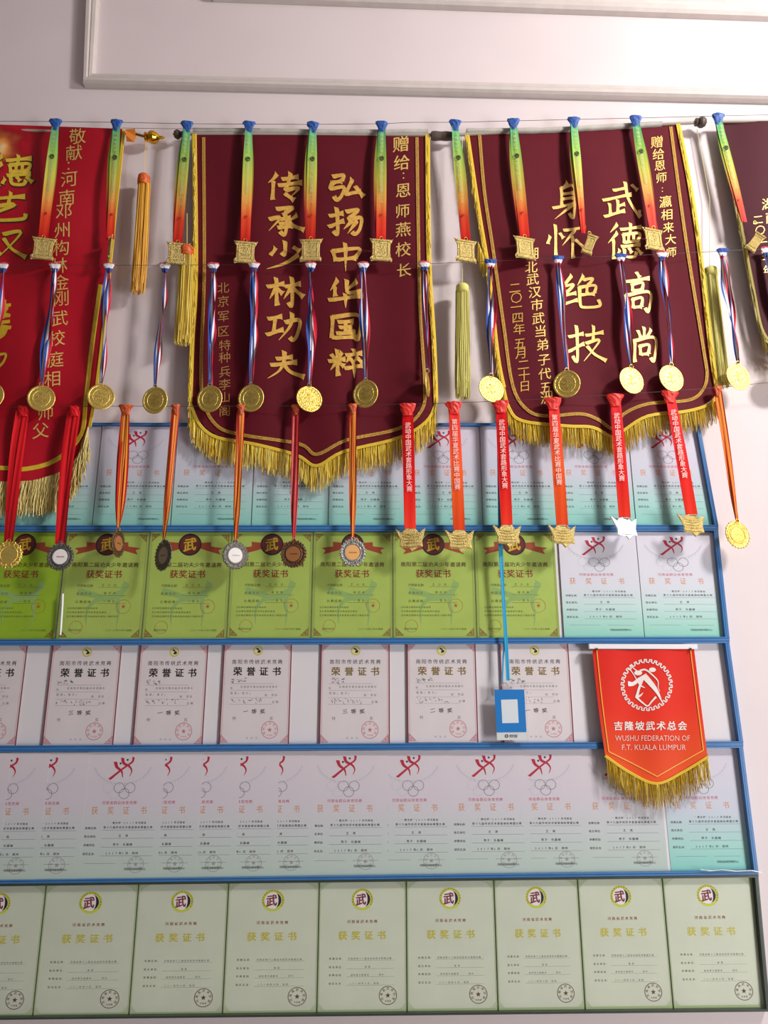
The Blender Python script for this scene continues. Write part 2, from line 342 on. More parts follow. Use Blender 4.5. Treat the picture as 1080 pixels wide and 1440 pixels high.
# ------------------------------------------------------------ display frames
def q4(mb, P, d0, d1, m=0):
    # quad bar: P = 4 wall-plane points (TL,TR,BR,BL) from depth d0 to d1
    f = [mb.vert((p.x, -d1, p.z)) for p in P]; b = [mb.vert((p.x, -d0, p.z)) for p in P]
    mb.face(f[::-1], m); mb.face(b, m)
    for i in range(4): j = (i+1) % 4; mb.face((f[i], f[j], b[j], b[i]), m)
def ridge(mb, P, d0, d1):
    # rail with a groove near its upper edge, shade painted dark on blue ones
    TL, TR, BR, BL = P
    def L(t): return TL.lerp(BL, t), TR.lerp(BR, t)
    for a, b, dd, m in ((0, .3, d1, 0), (.3, .42, d1-.003, 1), (.42, 1, d1-.001, 0)):
        x, y = L(a); z, w_ = L(b); q4(mb, (x, y, w_, z), d0, dd, m)
FR = [ # name-phrase, TL, TR, BR, BL, rail thickness top, bottom, side, backing, colour, label
 ((-150,598),(980,599),(1005.5,745),(-150,746), 2.5, 4.5, 5, M_back, M_blue, 'topmost long blue notice frame, its top edge behind the hanging banners'),
 ((-150,746),(1005.5,745),(1021,901),(-150,905), 3.5, 4.5, 6, M_back, M_blue, 'blue notice frame holding the lime green certificates'),
 ((-150,905),(1021,901),(1040,1047),(-150,1054), 4, 5, 6, M_back, M_blue, 'blue notice frame with spaced white certificates and bare white backing at its right end'),
 ((-150,1054),(1040,1047),(1061,1227.5),(-150,1242), 4, 5, 6, M_back, M_blue, 'blue notice frame packed with overlapping certificates'),
 ((-150,1242),(1061,1228),(1077,1418),(-150,1431), 3.5, 3.5, 5, M_backg, M_grey, 'lowest notice frame with a dark green grey edge'),
]
for (TL, TR, BR, BL, tt, tb, ts, bk, rm, lab) in FR:
    tl, tr, br, bl = [W(*p) for p in (TL, TR, BR, BL)]
    t = thing('notice_frame', lab, 'notice frame', tuple((bl+br)/2), 'notice frames on the wall')
    mb = MB(); q4(mb, (tl, tr, br, bl), 0, .004); mb.build('backing_panel', bk, t)
    g = rm if rm is M_grey else M_bdark
    def sub(p, dx, dy): return W(p[0]+dx, p[1]+dy)
    mb = MB(); ridge(mb, (tl, tr, sub(TR, 0, tt), sub(TL, 0, tt)), .0005, .020); mb.build('top_rail', [rm, g], t)
    mb = MB(); ridge(mb, (sub(BL, 0, -tb), sub(BR, 0, -tb), br, bl), .0005, .020); mb.build('bottom_rail', [rm, g], t)
    mb = MB(); ridge(mb, (sub(TR, -ts, tt), sub(BR, -ts, -tb), sub(BR, 0, -tb), sub(TR, 0, tt)), .0005, .0195); mb.build('side_rail', [rm, g], t)
    mb = MB(); N = 40; rows = []
    for j in range(5):
        r = []
        for i in range(N+1):
            p = sub(TL, 0, tt).lerp(sub(TR, -ts, tt), i/N).lerp(sub(BL, 0, -tb).lerp(sub(BR, -ts, -tb), i/N), j/4)
            r.append((p.x, -(.0185 + .0006*math.sin(i*1.3+j*2)), p.z))
        rows.append(r)
    mb.grid(rows); mb.build('clear_film', M_film, t, 'thin clear plastic film over the certificates', smooth=True)

# ------------------------------------------------------------ certificates
class Sheet:
    def __init__(s, w, h, U, V, name, label, sheet_mat, edge=None):
        s.w, s.h, s.U, s.V = w, h, U, V
        mb = MB(); mb.box(-w/2, w/2, -.0003, 0, -h/2, h/2)
        s.root = mb.build(name, sheet_mat, local=True); s.k = 0
    def P(s, lift=0.0):
        return lambda u, v: ((u/s.U-.5)*s.w, -.00042-lift, (.5-v/s.V)*s.h)
    def part(s, mb, name, mats, label=None): return mb.build(name, mats, s.root, label, local=True)
I = dict(
 black=mat('print_black', (52, 48, 56), .7), grey=mat('print_grey', (120, 116, 122), .7), crimson=mat('print_crimson', (188, 30, 62), .6),
 pinkr=mat('print_pink', (198, 92, 112), .7), title=mat('print_orange_title', (214, 150, 104), .6), ring=mat('print_ring', (120, 116, 128), .7),
 faint=mat('print_faint_lilac', (196, 192, 208), .8), faintring=mat('print_faint_ring', (188, 196, 190), .8),
 maroon=mat('print_maroon', (128, 44, 58), .7), brown=mat('print_brown', (92, 50, 22), .6), redbrown=mat('print_red_brown', (138, 52, 26), .6),
 olive=mat('print_olive', (104, 116, 60), .7), fig=mat('print_green_figure', (146, 178, 102), .8), red=mat('print_red', (196, 70, 50), .7),
 gold=mat('print_gold', (214, 180, 50), .5, .2), wing=mat('print_wing', (160, 66, 38), .6), dred=mat('print_dark_red', (104, 30, 30), .6),
 bold=mat('print_bold_black', (30, 26, 28), .6), boldg=mat('print_bold_gold', (140, 116, 64), .5, .2), lime=mat('print_lime', (196, 206, 60), .6),
 gtitle=mat('print_gold_green', (196, 186, 66), .5), sealm=mat('print_seal', (104, 56, 60), .7), sealp=mat('print_pink_seal', (206, 112, 122), .7),
 palegreen=mat('print_pale_green', (166, 186, 136), .8), white=mat('print_white', (232, 226, 226), .6), gtx=mat('print_green_grey', (96, 100, 88), .7),
 cream=mat('print_cream', (222, 214, 170), .7), yell=mat('print_yellow', (206, 190, 90), .6), stampg=mat('print_grey_stamp', (160, 156, 162), .7))
M_teal = ramp_mat('teal_paper', 1, [(0, (142, 208, 196)), (.2, (168, 214, 208)), (.5, (204, 208, 222)), (1, (220, 212, 226))], .55)
M_tealg = ramp_mat('grey_green_paper', 1, [(0, (190, 206, 194)), (.3, (200, 208, 208)), (.6, (214, 206, 216)), (1, (222, 212, 218))], .55)
M_teallow = ramp_mat('white_teal_paper', 1, [(0, (146, 212, 192)), (.3, (200, 224, 222)), (.5, (220, 220, 230)), (1, (224, 218, 230))], .55)
M_green = mat('green_paper', (172, 194, 92), .5, noise=.06, nscale=14)
M_green2 = mat('deep_green_paper', (150, 184, 40), .5, noise=.10, nscale=12)
M_honour = mat('white_paper', (224, 214, 216), .55, noise=.03, nscale=14)
M_celadon = mat('celadon_paper', (204, 210, 190), .55, noise=.04, nscale=12)

def seal(mb, P, cx, cy, r, m=0, txt='河南省武术协会', res=1):
    circle(mb, P, cx, cy, r, r*.93, 30, m); star(mb, P, cx, cy, r*.3, m)
    n = len(txt)
    for i, ch in enumerate(txt):
        a = math.radians(-210 + 240*i/(n-1)); put(mb, glyph(ch, 0, res), P, cx+r*.72*math.cos(a), cy+r*.72*math.sin(a), r*.32, r*.32, a+PI/2, m=m)
    row(mb, '专用章', P, cx-r*.35, cx+r*.35, cy+r*.6, r*.2, m=m)
def corners(mb, P, U, V, s, m=0, inset=1.0, which=(0, 1, 2, 3)):
    for c in which:
        fx = c % 2; fy = c//2
        def Q(a, b): return P(U-inset-a if fx else inset+a, V-inset-b if fy else inset+b)
        def bar(x0, y0, x1, y1, w):
            dx, dy = x1-x0, y1-y0; l = math.hypot(dx, dy); nx, ny = -dy/l*w/2, dx/l*w/2
            mb.lay = (mb.lay+1) % 16; dy = mb.lay*2e-5
            mb.poly([(q[0], q[1]-dy, q[2]) for q in (Q(x0+nx, y0+ny), Q(x1+nx, y1+ny), Q(x1-nx, y1-ny), Q(x0-nx, y0-ny))], m)
        bar(0, 0, s, 0, .5); bar(0, 0, 0, s, .5); bar(s, 0, 0, s, .6)
        for k in (.25, .5, .75): bar(s*k, 0, 0, s*k, .45); bar(s*k*.5, s*k*.5, s*.5*(1-k)+s*k*.5, s*.5*(1-k)+s*k*.5, .4)
        bar(s*.7, s*.0, s*.7, s*.3, .4); bar(0, s*.7, s*.3, s*.7, .4); bar(s*.35, 0, s*.35, s*.6, .35); bar(0, s*.35, s*.6, s*.35, .35)
def line(mb, P, x0, x1, y, w=.45, m=0): mb.poly([P(x0, y-w/2), P(x1, y-w/2), P(x1, y+w/2), P(x0, y+w/2)], m)
def vline(mb, P, x, y0, y1, w=.45, m=0): mb.poly([P(x-w/2, y0), P(x+w/2, y0), P(x+w/2, y1), P(x-w/2, y1)], m)

def make_games(paper, stamp):
    S = Sheet(.199, .272, 108, 170, 'certificate', '', paper); P = S.P()
    mb = MB()
    P0 = P; P = lambda u, v: P0(u+1.5, v)
    stroke(mb, [(31, 38), (45, 26), (54, 19), (61, 13.5), (62, 7)], 3.3, P, n=7); stroke(mb, [(37.5, 14), (40, 21), (47, 27), (49, 35.5)], 4.2, P, True, n=7, head=1.1); stroke(mb, [(47, 8.5), (49, 15.5), (57, 20), (61, 26.5), (58.5, 34)], 4.2, P, True, n=7)
    circle(mb, P, 44.6, 16, 1.5, 0, 10, 1); circle(mb, P, 54, 11, 1.5, 0, 10, 1); S.part(mb, 'figure_emblem', [I['crimson'], I['black']]); P = P0
    mb = MB()
    for cx, cy in ((47, 49.5), (62, 49.5), (54.5, 57.5)): circle(mb, P, cx, cy, 7.3, 6.6, 26)
    for cx, cy in ((32, 49.5), (39.5, 57.5)): circle(mb, P, cx, cy, 7.3, 6.9, 26, 1)
    for sgn in (-1, 1):
        for k in range(9):
            a = math.radians(20+k*8.5); x = 50+sgn*38*math.cos(a)*(1.0); y = 20+32*math.sin(a)-6
            for e in (0, 1):
                mb.poly([P(x, y), P(x+sgn*2.4, y-3+e*3.6), P(x+sgn*5.2, y-4.2+e*5.2), P(x+sgn*3.4, y-1.4+e*1.6)], 2)
    S.part(mb, 'ring_emblem', [I['ring'], I['faintring'], I['faint']])
    mb = MB(); row(mb, '河南省群众体育竞赛', P, 25, 73, 70, 5, m=1); 
    for ch, x in zip('获奖证书', (16, 38, 59, 83)): put(mb, glyph(ch, .006, 2), P, x, 80.5, 8.8, 11)
    S.part(mb, 'title_lettering', [I['title'], I['pinkr']])
    mb = MB(); row(mb, '“豫龙杯”2017年河南省', P, 38, 88, 97, 3.3, .01); row(mb, '第十九届传统武术套路锦标赛暨比赛', P, 30, 97, 103, 3.5, .012)
    for y, a, b in ((104, '竞赛名称:', None), (115, '姓名单位:', '王 亮'), (126.5, '参赛项目:', '男子·长器械'), (138, '获奖名次:', '2017年6月·郑州')):
        row(mb, a, P, 5, 24, y, 3.6, .012)
        if b: row(mb, b, P, 58-len(b)*2.2, 58+len(b)*2.2, y-.8, 3.8, .012)
        line(mb, P, 29, 100, y+2.6, .35, 1)
    line(mb, P, 8, 50, 150.5, .35, 1); line(mb, P, 60, 95, 150.5, .35, 1); row(mb, '河南省体育竞赛中心', P, 62, 92, 158, 3.5, .01)
    S.part(mb, 'body_lettering', [I['black'], I['grey']])
    if stamp:
        mb = MB(); seal(mb, P, 78, 152, 11); S.part(mb, 'seal', [I['stampg']])
    return S.root
def make_kungfu(paper):
    S = Sheet(.199, .268, 110, 147, 'certificate', '', paper); P = S.P(); P2 = S.P(.0001); P3 = S.P(.0002)
    q = lambda X, Y: ((X-95)/8.3, (Y-70)/8.3)
    mb = MB()
    for poly in ([(430,195),(315,185),(320,240),(190,258),(235,290),(205,335),(370,290),(430,270)], [(670,195),(780,185),(785,235),(925,255),(870,280),(895,330),(740,285),(670,260)]):
        pts = [P(*q(*a)) for a in poly]
        mb = MB(); mb.poly([pts[0], pts[1], pts[2], pts[6], pts[7]]); mb.poly([pts[2], pts[3], pts[4], pts[6]]); mb.poly([pts[4], pts[5], pts[6]]); S.part(mb, 'printed_ribbon', [I['wing']])
    mb = MB(); circle(mb, P2, 54.5, 17.5, 15.6, 13.6, 32, 1); circle(mb, P2, 54.5, 17.5, 13.6, 0, 32, 0)
    S2 = MB(); put(S2, glyph('武', .03), P3, 54.5, 17.8, 17, 19, .0, .15); e = S.part(mb, 'round_emblem', [I['dred'], I['bold']])
    S2.build('character', I['gold'], e, local=True)
    mb = MB(); row(mb, '南阳第二届功夫少年邀请赛', P, 10, 99, 46, 7.0, .014)
    row(mb, '获奖证书', P, 30, 78, 59, 11.5, .02, 2, m=1); S.part(mb, 'title_lettering', [I['brown'], I['redbrown']])
    mb = MB()
    stroke(mb, [q(800, 650), q(780, 720), q(720, 860), q(740, 1000), q(730, 1150)], 8, P, True); stroke(mb, [q(290, 760), q(430, 790), q(600, 830), q(760, 770)], 10, P); stroke(mb, [q(600, 830), q(480, 860), q(400, 960), q(400, 1130)], 7, P, True); circle(mb, P, *q(790, 690), 5, 0, 14)
    S.part(mb, 'printed_figure', [I['fig']])
    mb = MB()
    for y, a in ((75, '代表队名称:'), (86, '参赛项目:'), (97, '比赛成绩:')): row(mb, a, P2, 20, 45, y, 4.2, .01); line(mb, P2, 48, 86, y+2, .4)
    row(mb, '王 小 龙', P2, 52, 72, 74, 4); row(mb, '规定拳', P2, 56, 72, 85, 4); row(mb, '一等奖', P2, 56, 72, 96, 4)
    for y, n, x1 in ((105.5, 12, 50), (111, 15, 62), (116.5, 20, 78)): row(mb, '主办单位南阳市武术协会承办单位少林武术学校'[:n], P2, 10, x1, y, 2.9, .01)
    row(mb, '南阳市武协', P2, 14, 31, 135, 3.2); row(mb, '二〇一六年十月于南阳', P2, 63, 97, 135, 3, .01)
    for x in (1.2, 3.0, 107.2, 109): vline(mb, P2, x, 0, 147, .35)
    S.part(mb, 'body_lettering', [I['olive']])
    mb = MB(); star(mb, P3, 83.5, 103, 3); circle(mb, P3, 83.5, 103, 9.5, 9.1, 26); circle(mb, P3, 24, 131, 8.5, 8.1, 26); S.part(mb, 'seal', [I['red']])
    mb = MB(); corners(mb, P2, 110, 147, 10, inset=3.2); S.part(mb, 'corner_ornament', [I['redbrown']])
    return S.root
def make_honour(rank, tmat, seed):
    R = random.Random(seed)
    S = Sheet(.173, .241, 99, 140, 'certificate', '', M_honour); P = S.P(); P2 = S.P(.0001)
    mb = MB(); vline(mb, P, .9, 0, 140, 1.7); vline(mb, P, 98.1, 0, 140, 1.7); S.part(mb, 'edge_stripe', [I['maroon']])
    mb = MB(); vline(mb, P, 3.4, 8, 132, .4); vline(mb, P, 95.6, 8, 132, .4); corners(mb, P, 99, 140, 10, inset=2.4); S.part(mb, 'corner_ornament', [I['sealp']])
    mb = MB(); circle(mb, P, 50, 11, 7, 5, 26, 0); circle(mb, P, 50, 11, 5, 0, 20, 1); stroke(mb, [(48, 8), (51, 10), (50, 14)], 2.4, P2, m=2); circle(mb, P2, 52, 12, 2, 0, 10, 2); S.part(mb, 'round_emblem', [I['yell'], I['cream'], I['bold']])
    mb = MB(); row(mb, '南阳市传统武术竞赛', P, 13, 86, 27, 6.8, .006)
    for ch, x in zip('荣誉证书', (22, 41, 59.5, 78)): put(mb, glyph(ch, .03, 2), P, x, 40.5, 12.5, 12.5, m=1)
    S.part(mb, 'title_lettering', [I['black'], tmat])
    mb = MB(); row(mb, '在南阳市第四届武术竞赛中', P, 27, 80, 62, 3.4); row(mb, '你', P, 12, 16, 64, 3.4); row(mb, '荣获(男子)', P, 13, 44, 71, 3.6); row(mb, '组 项目', P, 62, 80, 73.5, 3.6); row(mb, '比赛', P, 73, 82, 83, 3.8)
    for y in (57.5, 67, 77, 86): line(mb, P, 12, 74, y, .25)
    for x, ch in ((20, '特'), (73, '奖')): put(mb, glyph(ch, 0, 1), P, x, 105.5, 5, 5)
    row(mb, '年 月 日', P, 38, 54, 132, 2.8); S.part(mb, 'body_lettering', [I['grey']])
    mb = MB(); x = 13
    for _ in range(3):
        for k in range(5):
            a, b = x+R.uniform(0, 4.5), 50+R.uniform(0, 6); stroke(mb, [(a, b), (a+R.uniform(1, 4), b+R.uniform(-1.5, 3))], .6, P)
        x += 8
    x = 14
    for _ in range(8):
        for k in range(3):
            a, b = x+R.uniform(0, 4), 78+R.uniform(0, 6); stroke(mb, [(a, b), (a+R.uniform(-1.5, 3), b+R.uniform(-2, 4))], .6, P)
        x += R.uniform(5, 6.5)
    for ch, xx in zip(rank, (36, 48, 60)): put(mb, glyph(ch, .015, 2), P, xx, 96, 7.5, 6.5, -.08, .12)
    S.part(mb, 'handwriting', [I['black']])
    mb = MB(); seal(mb, P, 71, 121, 12, txt='南阳市武术协会'); S.part(mb, 'seal', [I['sealp']])
    return S.root
def make_province():
    S = Sheet(.2035, .262, 125, 181, 'certificate', '', M_celadon); P = S.P(); P2 = S.P(.0001); P3 = S.P(.0002)
    mb = MB()
    for cx, cy in ((1, 0), (124, 0), (1, 181), (124, 181)):
        sx = 1 if cx < 60 else -1; sy = 1 if cy < 60 else -1
        for k in range(5): mb.poly([P(cx+sx*k*3.2, cy+sy*.5), P(cx+sx*(k*3.2+1.6), cy+sy*.5), P(cx+sx*(k*1.6+.8), cy+sy*(13-k*2.2)), P(cx+sx*k*1.6, cy+sy*(14-k*2.2))])
    vline(mb, P, 1, 0, 181, 1.2); vline(mb, P, 124, 0, 181, 1.2); mb.poly([P(0, 177), P(125, 177), P(125, 181), P(0, 181)])
    S.part(mb, 'corner_ornament', [I['palegreen']])
    mb = MB(); circle(mb, P, 62, 25, 15.5, 12, 34, 0)
    for k in range(16):
        a = math.radians(150+k*16); put(mb, glyph('河南武术'[k % 4], 0, 1), P2, 62+13.8*math.cos(a), 25+13.8*math.sin(a), 3, 3, a+PI/2, m=3)
    circle(mb, P, 62, 25, 12, 0, 30, 1)
    # dark right crescent
    n = 14; a = [mb.vert(P2(62+11.6*math.cos(math.radians(-75+150*k/n)), 25+11.6*math.sin(math.radians(-75+150*k/n)))) for k in range(n+1)]
    b = [mb.vert(P2(65+4.5*math.cos(math.radians(-75+150*k/n)), 25+11*math.sin(math.radians(-75+150*k/n)))) for k in range(n+1)]
    for k in range(n): mb.face((a[k], a[k+1], b[k+1], b[k]), 2)
    e = S.part(mb, 'round_emblem', [I['lime'], I['white'], I['bold'], I['redbrown']])
    m2 = MB(); put(m2, glyph('武', .03), P3, 60, 25.5, 15, 17, 0, .1); m2.build('character', I['maroon'], e, local=True)
    mb = MB(); row(mb, '河南省武术竞赛', P, 40, 84, 56.5, 5, .012, m=0)
    for ch, x in zip('获奖证书', (34, 53, 71.5, 90)): put(mb, glyph(ch, .03, 2), P, x, 76, 12.5, 12.5, m=1)
    S.part(mb, 'title_lettering', [I['redbrown'], I['gtitle']])
    mb = MB()
    for y, a, b, x0, x1 in ((108, '竞赛名称:', '河南省第十二届运动会武术套路比赛', 42, 104), (119.5, '姓名单位:', '某 某', 66, 74), (130.5, '参赛组别:', '成年男子组拳术', 46, 72), (142, '获奖名次:', '二〇一四年十月·洛阳', 44, 86)):
        row(mb, a, P, 15, 37, y, 3.4, .008); row(mb, b, P, x0, x1, y, 3, .006, m=1); line(mb, P, 40, 108, y+2.4, .25, 1)
    row(mb, '郑州', P, 86, 93, 130.5, 3, m=1)
    S.part(mb, 'body_lettering', [I['gtx'], I['grey']])
    mb = MB(); seal(mb, P2, 99, 158.5, 12.8); S.part(mb, 'seal', [I['sealm']])
    return S.root
def place(root, xl, xr, yt, yb, d, label, group, first, rz=0.0):
    ym = (yt+yb)/2; a = W(xl, ym); b = W(xr, ym); xc = (a.x+b.x)/2; zt = W((xl+xr)/2, yt).z; zb = W((xl+xr)/2, yb).z
    o = root if first else copy_tree(root)
    o.location = (xc, -d, (zt+zb)/2); w0 = root['w0']; h0 = root['h0']
    o.scale = ((b.x-a.x)/w0, 1, (zt-zb)/h0); o.rotation_euler = (0, rz, 0)
    o['label'] = label; o['category'] = 'certificate'; o['group'] = group
    return o
def prep(r, w0, h0): r['w0'] = w0; r['h0'] = h0; return r
used = {}
def put_cert(root, *a, **k):
    first = root.name not in used; used[root.name] = 1; return place(root, *a, first=first, **k)
R_teal = prep(make_games(M_teal, False), .199, .272)
R_low = prep(make_games(M_teallow, False), .199, .272)
R_grey = prep(make_games(M_tealg, True), .199, .272)
R_green = prep(make_kungfu(M_green), .199, .268)
R_green2 = prep(make_kungfu(M_green2), .199, .268)
R_prov = prep(make_province(), .2035, .262)
ORD = ['', 'rightmost', 'second from right', 'third from right', 'fourth from right', 'fifth from right', 'sixth from right', 'seventh from right', 'eighth from right', 'ninth from right', 'tenth from right', 'eleventh from right', 'twelfth from right', 'thirteenth from right', 'fourteenth from right']
xs = [-75, 31, 138, 246, 357, 463, 570, 676, 783, 887, 992]
for i in range(10):
    put_cert(R_teal, xs[i]+.7, xs[i+1]-.7, 601.5, 741, .008, 'teal and lilac award certificate, %s in the topmost frame' % ORD[10-i], 'certificates in the topmost frame')
gs = [(-26, 86.5), (89, 205.5), (207, 322.5), (324, 438.5), (440, 551.5), (553, 667), (668.5, 782)]
for i, (a, b) in enumerate(gs):
    put_cert(R_green2 if i == 0 else R_green, a, b, 749.5, 896.5 + (3 if i < 3 else 1), .008, ('deeper green award certificate at the left end of the second frame' if i == 0 else 'lime green award certificate, %s of the green ones' % ORD[7-i]), 'certificates in the second frame')
for i, (a, b) in enumerate(((788, 898), (899, 1009))):
    put_cert(R_low, a, b, 749.5, 897, .008, 'white and teal certificate, %s beside the lime green ones' % ('left of the pair' if i == 0 else 'right of the pair'), 'certificates in the second frame')
hs = [(-66, 33, '一等奖', 0), (68, 167, '三等奖', 0), (193, 290, '一等奖', 0), (312, 409, '一等奖', 0), (450, 548, '三等奖', 1), (572, 670, '二等奖', 1), (704, 802, '一等奖', 2)]
for i, (a, b, rk, tm) in enumerate(hs):
    r = prep(make_honour(rk, I['bold'] if tm == 0 else I['boldg'], 11+i), .173, .241)
    place(r, a, b, 904.5 + (2 if i < 3 else 0), 1044 + (4 if i < 3 else 2 if i < 5 else 0), .008,
          ['white honour certificate with maroon side stripes cut by the left edge of view', 'white honour certificate with black title and handwritten third prize, leftmost whole one', 'white honour certificate with black title below the third green certificate from left', 'white honour certificate with black title, next left of the gold titled ones', 'white honour certificate with gold title and third prize, at the middle of the row', 'white honour certificate with gold title and handwritten second prize', 'white honour certificate partly behind the hanging blue badge'][i], 'certificates in the third frame', True)
    r.name = 'certificate'
rights = [(1046, R_teal), (931, R_grey), (823, R_grey), (743, R_grey), (636, R_grey), (545, R_grey), (443, R_grey), (391, R_grey), (336, R_grey), (283, R_grey), (229, R_grey), (121, R_grey), (65, R_grey), (10, R_grey)]
for i, (r, k) in enumerate(rights):
    w_ = 111 if r > 230 or r < 200 else 110
    put_cert(k, r-w_, r, 1052.5+(1045-r)*.0055, 1224+(1045-r)*.0115, .0045+i*.0009, ('teal bottomed award certificate at the right end of the overlapping row' if i == 0 else 'pale grey certificate in the overlapping row, %s' % ORD[i+1]), 'overlapping certificates in the fourth frame')
ps = [-69, 57.5, 189.5, 318, 447.5, 571.5, 696.5, 816, 937, 1063]
for i in range(9):
    put_cert(R_prov, ps[i]+1, ps[i+1]-1, 1232+(1063-ps[i])*.0115, 1414+(1063-ps[i])*.0125, .008, 'celadon award certificate, %s in the lowest frame' % ORD[9-i], 'certificates in the lowest frame')
# near-white strips painted as glare on the film of the frames
def film_glare(pts, wpx, label):
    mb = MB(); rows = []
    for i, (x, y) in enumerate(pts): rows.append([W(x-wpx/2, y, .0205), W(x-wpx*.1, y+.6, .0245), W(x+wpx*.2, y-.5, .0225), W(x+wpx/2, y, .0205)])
    mb.grid(rows); tag(mb.build('film_glare', mat('film_glare', (236, 238, 236), .18, spec=.9), smooth=True, loc=tuple(W(*pts[0], .022))), label, 'painted glare')
film_glare([(88, 835), (87.5, 850), (86.5, 865), (85.5, 880), (84.5, 893)], 3.5, 'film crease painted white as glare between the two leftmost green certificates')
film_glare([(985, 1223), (1000, 1224.5), (1015, 1223), (1035, 1225), (1057, 1224), (1072, 1227)], 5, 'crumpled film edge painted white as glare at the lower right corner of the fourth frame')

# ------------------------------------------------------------ pennants
def band(mb, path, wpx, D, m=0, n=5, thick=.002):
    pp = spline(path, n); N = len(pp); rows = []
    for i, p in enumerate(pp):
        a = pp[max(0, i-1)]; b = pp[min(N-1, i+1)]; dx, dy = b[0]-a[0], b[1]-a[1]; l = math.hypot(dx, dy) or 1; nx, ny = -dy/l*wpx/2, dx/l*wpx/2
        r = []
        for t, e in ((-1, 0), (-.75, 1), (-.12, 1), (0, .45), (.12, 1), (.75, 1), (1, 0)):
            x, y = p[0]+nx*t, p[1]+ny*t; r.append(W(x, y, D(x, y)+.0006+thick*e))
        rows.append(r)
    mb.grid(rows, m)
def strands(mb, path, L, n, D, wpx=1.3, jit=2.0, curl=0.0, nm=3, seg=3, dz=.0, down=True):
    pp = spline(path, 8); cum = [0]
    for i in range(1, len(pp)): cum.append(cum[-1]+math.hypot(pp[i][0]-pp[i-1][0], pp[i][1]-pp[i-1][1]))
    for k in range(n):
        s = (k+random.random())/n*cum[-1]; i = 1
        while i < len(cum)-1 and cum[i] < s: i += 1
        t = (s-cum[i-1])/max(1e-6, cum[i]-cum[i-1]); x = pp[i-1][0]+(pp[i][0]-pp[i-1][0])*t; y = pp[i-1][1]+(pp[i][1]-pp[i-1][1])*t
        d = D(x, y)+dz+random.uniform(-.003, .003); p0 = W(x, y, d); LL = L*random.uniform(.72, 1.1); lean = random.gauss(0, jit)*.0012; ww = wpx*pxs(x, y)*random.uniform(.7, 1.25)
        ph = random.random()*6; m = random.choices(range(nm), [5, 3, 2][:nm])[0]; rows = []
        for j in range(seg+1):
            q = j/seg; xx = p0.x + lean*q + curl*math.sin(ph+q*9)*q**.3; yy = p0.y + curl*.7*math.cos(ph+q*8) - .003*math.sin(q*3+ph)*q
            w_ = ww*(1-.45*q)
            rows.append([(xx-w_/2, yy+.0006, p0.z-LL*q), (xx, yy-.0006, p0.z-LL*q), (xx+w_/2, yy+.0006, p0.z-LL*q)])
        mb.grid(rows, m)
def cloth(name, top, left, right, bottom, D, m, parent, nu=44, nv=44, label=None):
    # left/right edge polylines share first/last points with top and bottom curves
    T = spline(top, 12); B = spline(bottom, 12); Lc = spline(left, 12); Rc = spline(right, 12)
    def at(c, t):
        f = t*(len(c)-1); i = min(int(f), len(c)-2); g = f-i; return (c[i][0]+(c[i+1][0]-c[i][0])*g, c[i][1]+(c[i+1][1]-c[i][1])*g)
    mb = MB(); rows = []
    for j in range(nv+1):
        v = j/nv; r = []
        for i in range(nu+1):
            u = i/nu; a, b, c, d = at(T, u), at(B, u), at(Lc, v), at(Rc, v)
            x = (1-v)*a[0]+v*b[0]+(1-u)*c[0]+u*d[0]-((1-u)*(1-v)*T[0][0]+u*(1-v)*T[-1][0]+(1-u)*v*B[0][0]+u*v*B[-1][0])
            y = (1-v)*a[1]+v*b[1]+(1-u)*c[1]+u*d[1]-((1-u)*(1-v)*T[0][1]+u*(1-v)*T[-1][1]+(1-u)*v*B[0][1]+u*v*B[-1][1])
            r.append(W(x, y, D(x, y)))
        rows.append(r)
    mb.grid(rows); return mb.build(name, m, parent, label, smooth=True)
def finial(mb, c, axis, R, m=0, tip=1.0):
    mb.lathe([(R*.25, -R*1.2), (R*.7, -R*1.1), (R*.75, -R*.8), (R*.4, -R*.7), (R*.8, -R*.5), (R, -R*.1), (R*.98, R*.3), (R*.7, R*.75), (R*.35, R*1.1*tip), (R*.22, R*1.4*tip), (R*.28, R*1.55*tip), (R*.05, R*2.0*tip)], c, axis, 24, m)
def D1(x, y): return .034 + .006*math.sin(x*.045+y*.012) + .005*math.sin(y*.03-x*.025)
def D2(x, y): return .034 + .0045*math.sin(x*.055+.6)*(min(1, max(0, (y-190)/200))) + .002*math.sin(y*.02+x*.01)
def D3(x, y): return .034 + .0045*math.sin((x-y*.22)*.05)*(min(1, max(0, (y-180)/200))) + .002*math.sin(y*.022)
def D4(x, y): return .034 + .004*math.sin(x*.06)
def chars_col(name, items, D, mt, parent, off=.012, label=None, rot=0, shear=.12, res=2, lift=.0012):
    mb = MB()
    for ch, x, y, s in items: put(mb, glyph(ch, off, res), lambda a, b: W(a, b, D(a, b)+lift), x, y, s, s*.95, rot, shear)
    return mb.build(name, mt, parent, label)
def big(ch, x, y, w_, h_, wt, D, mt, parent, backing=None):
    mb = MB(); brush(mb, ch, lambda a, b: W(a, b, D(a, b)+.0018), x, y, w_, h_, wt); o = mb.build('character', mt, parent)
    if backing:
        m2 = MB(); brush(m2, ch, lambda a, b: W(a, b, D(a, b)+.0009), x+.6, y+.8, w_*1.02, h_*1.02, wt*1.35); m2.build('letter_shadow', backing, o)  # wider dark copy of the strokes paints the letter's shadow edge
    return o

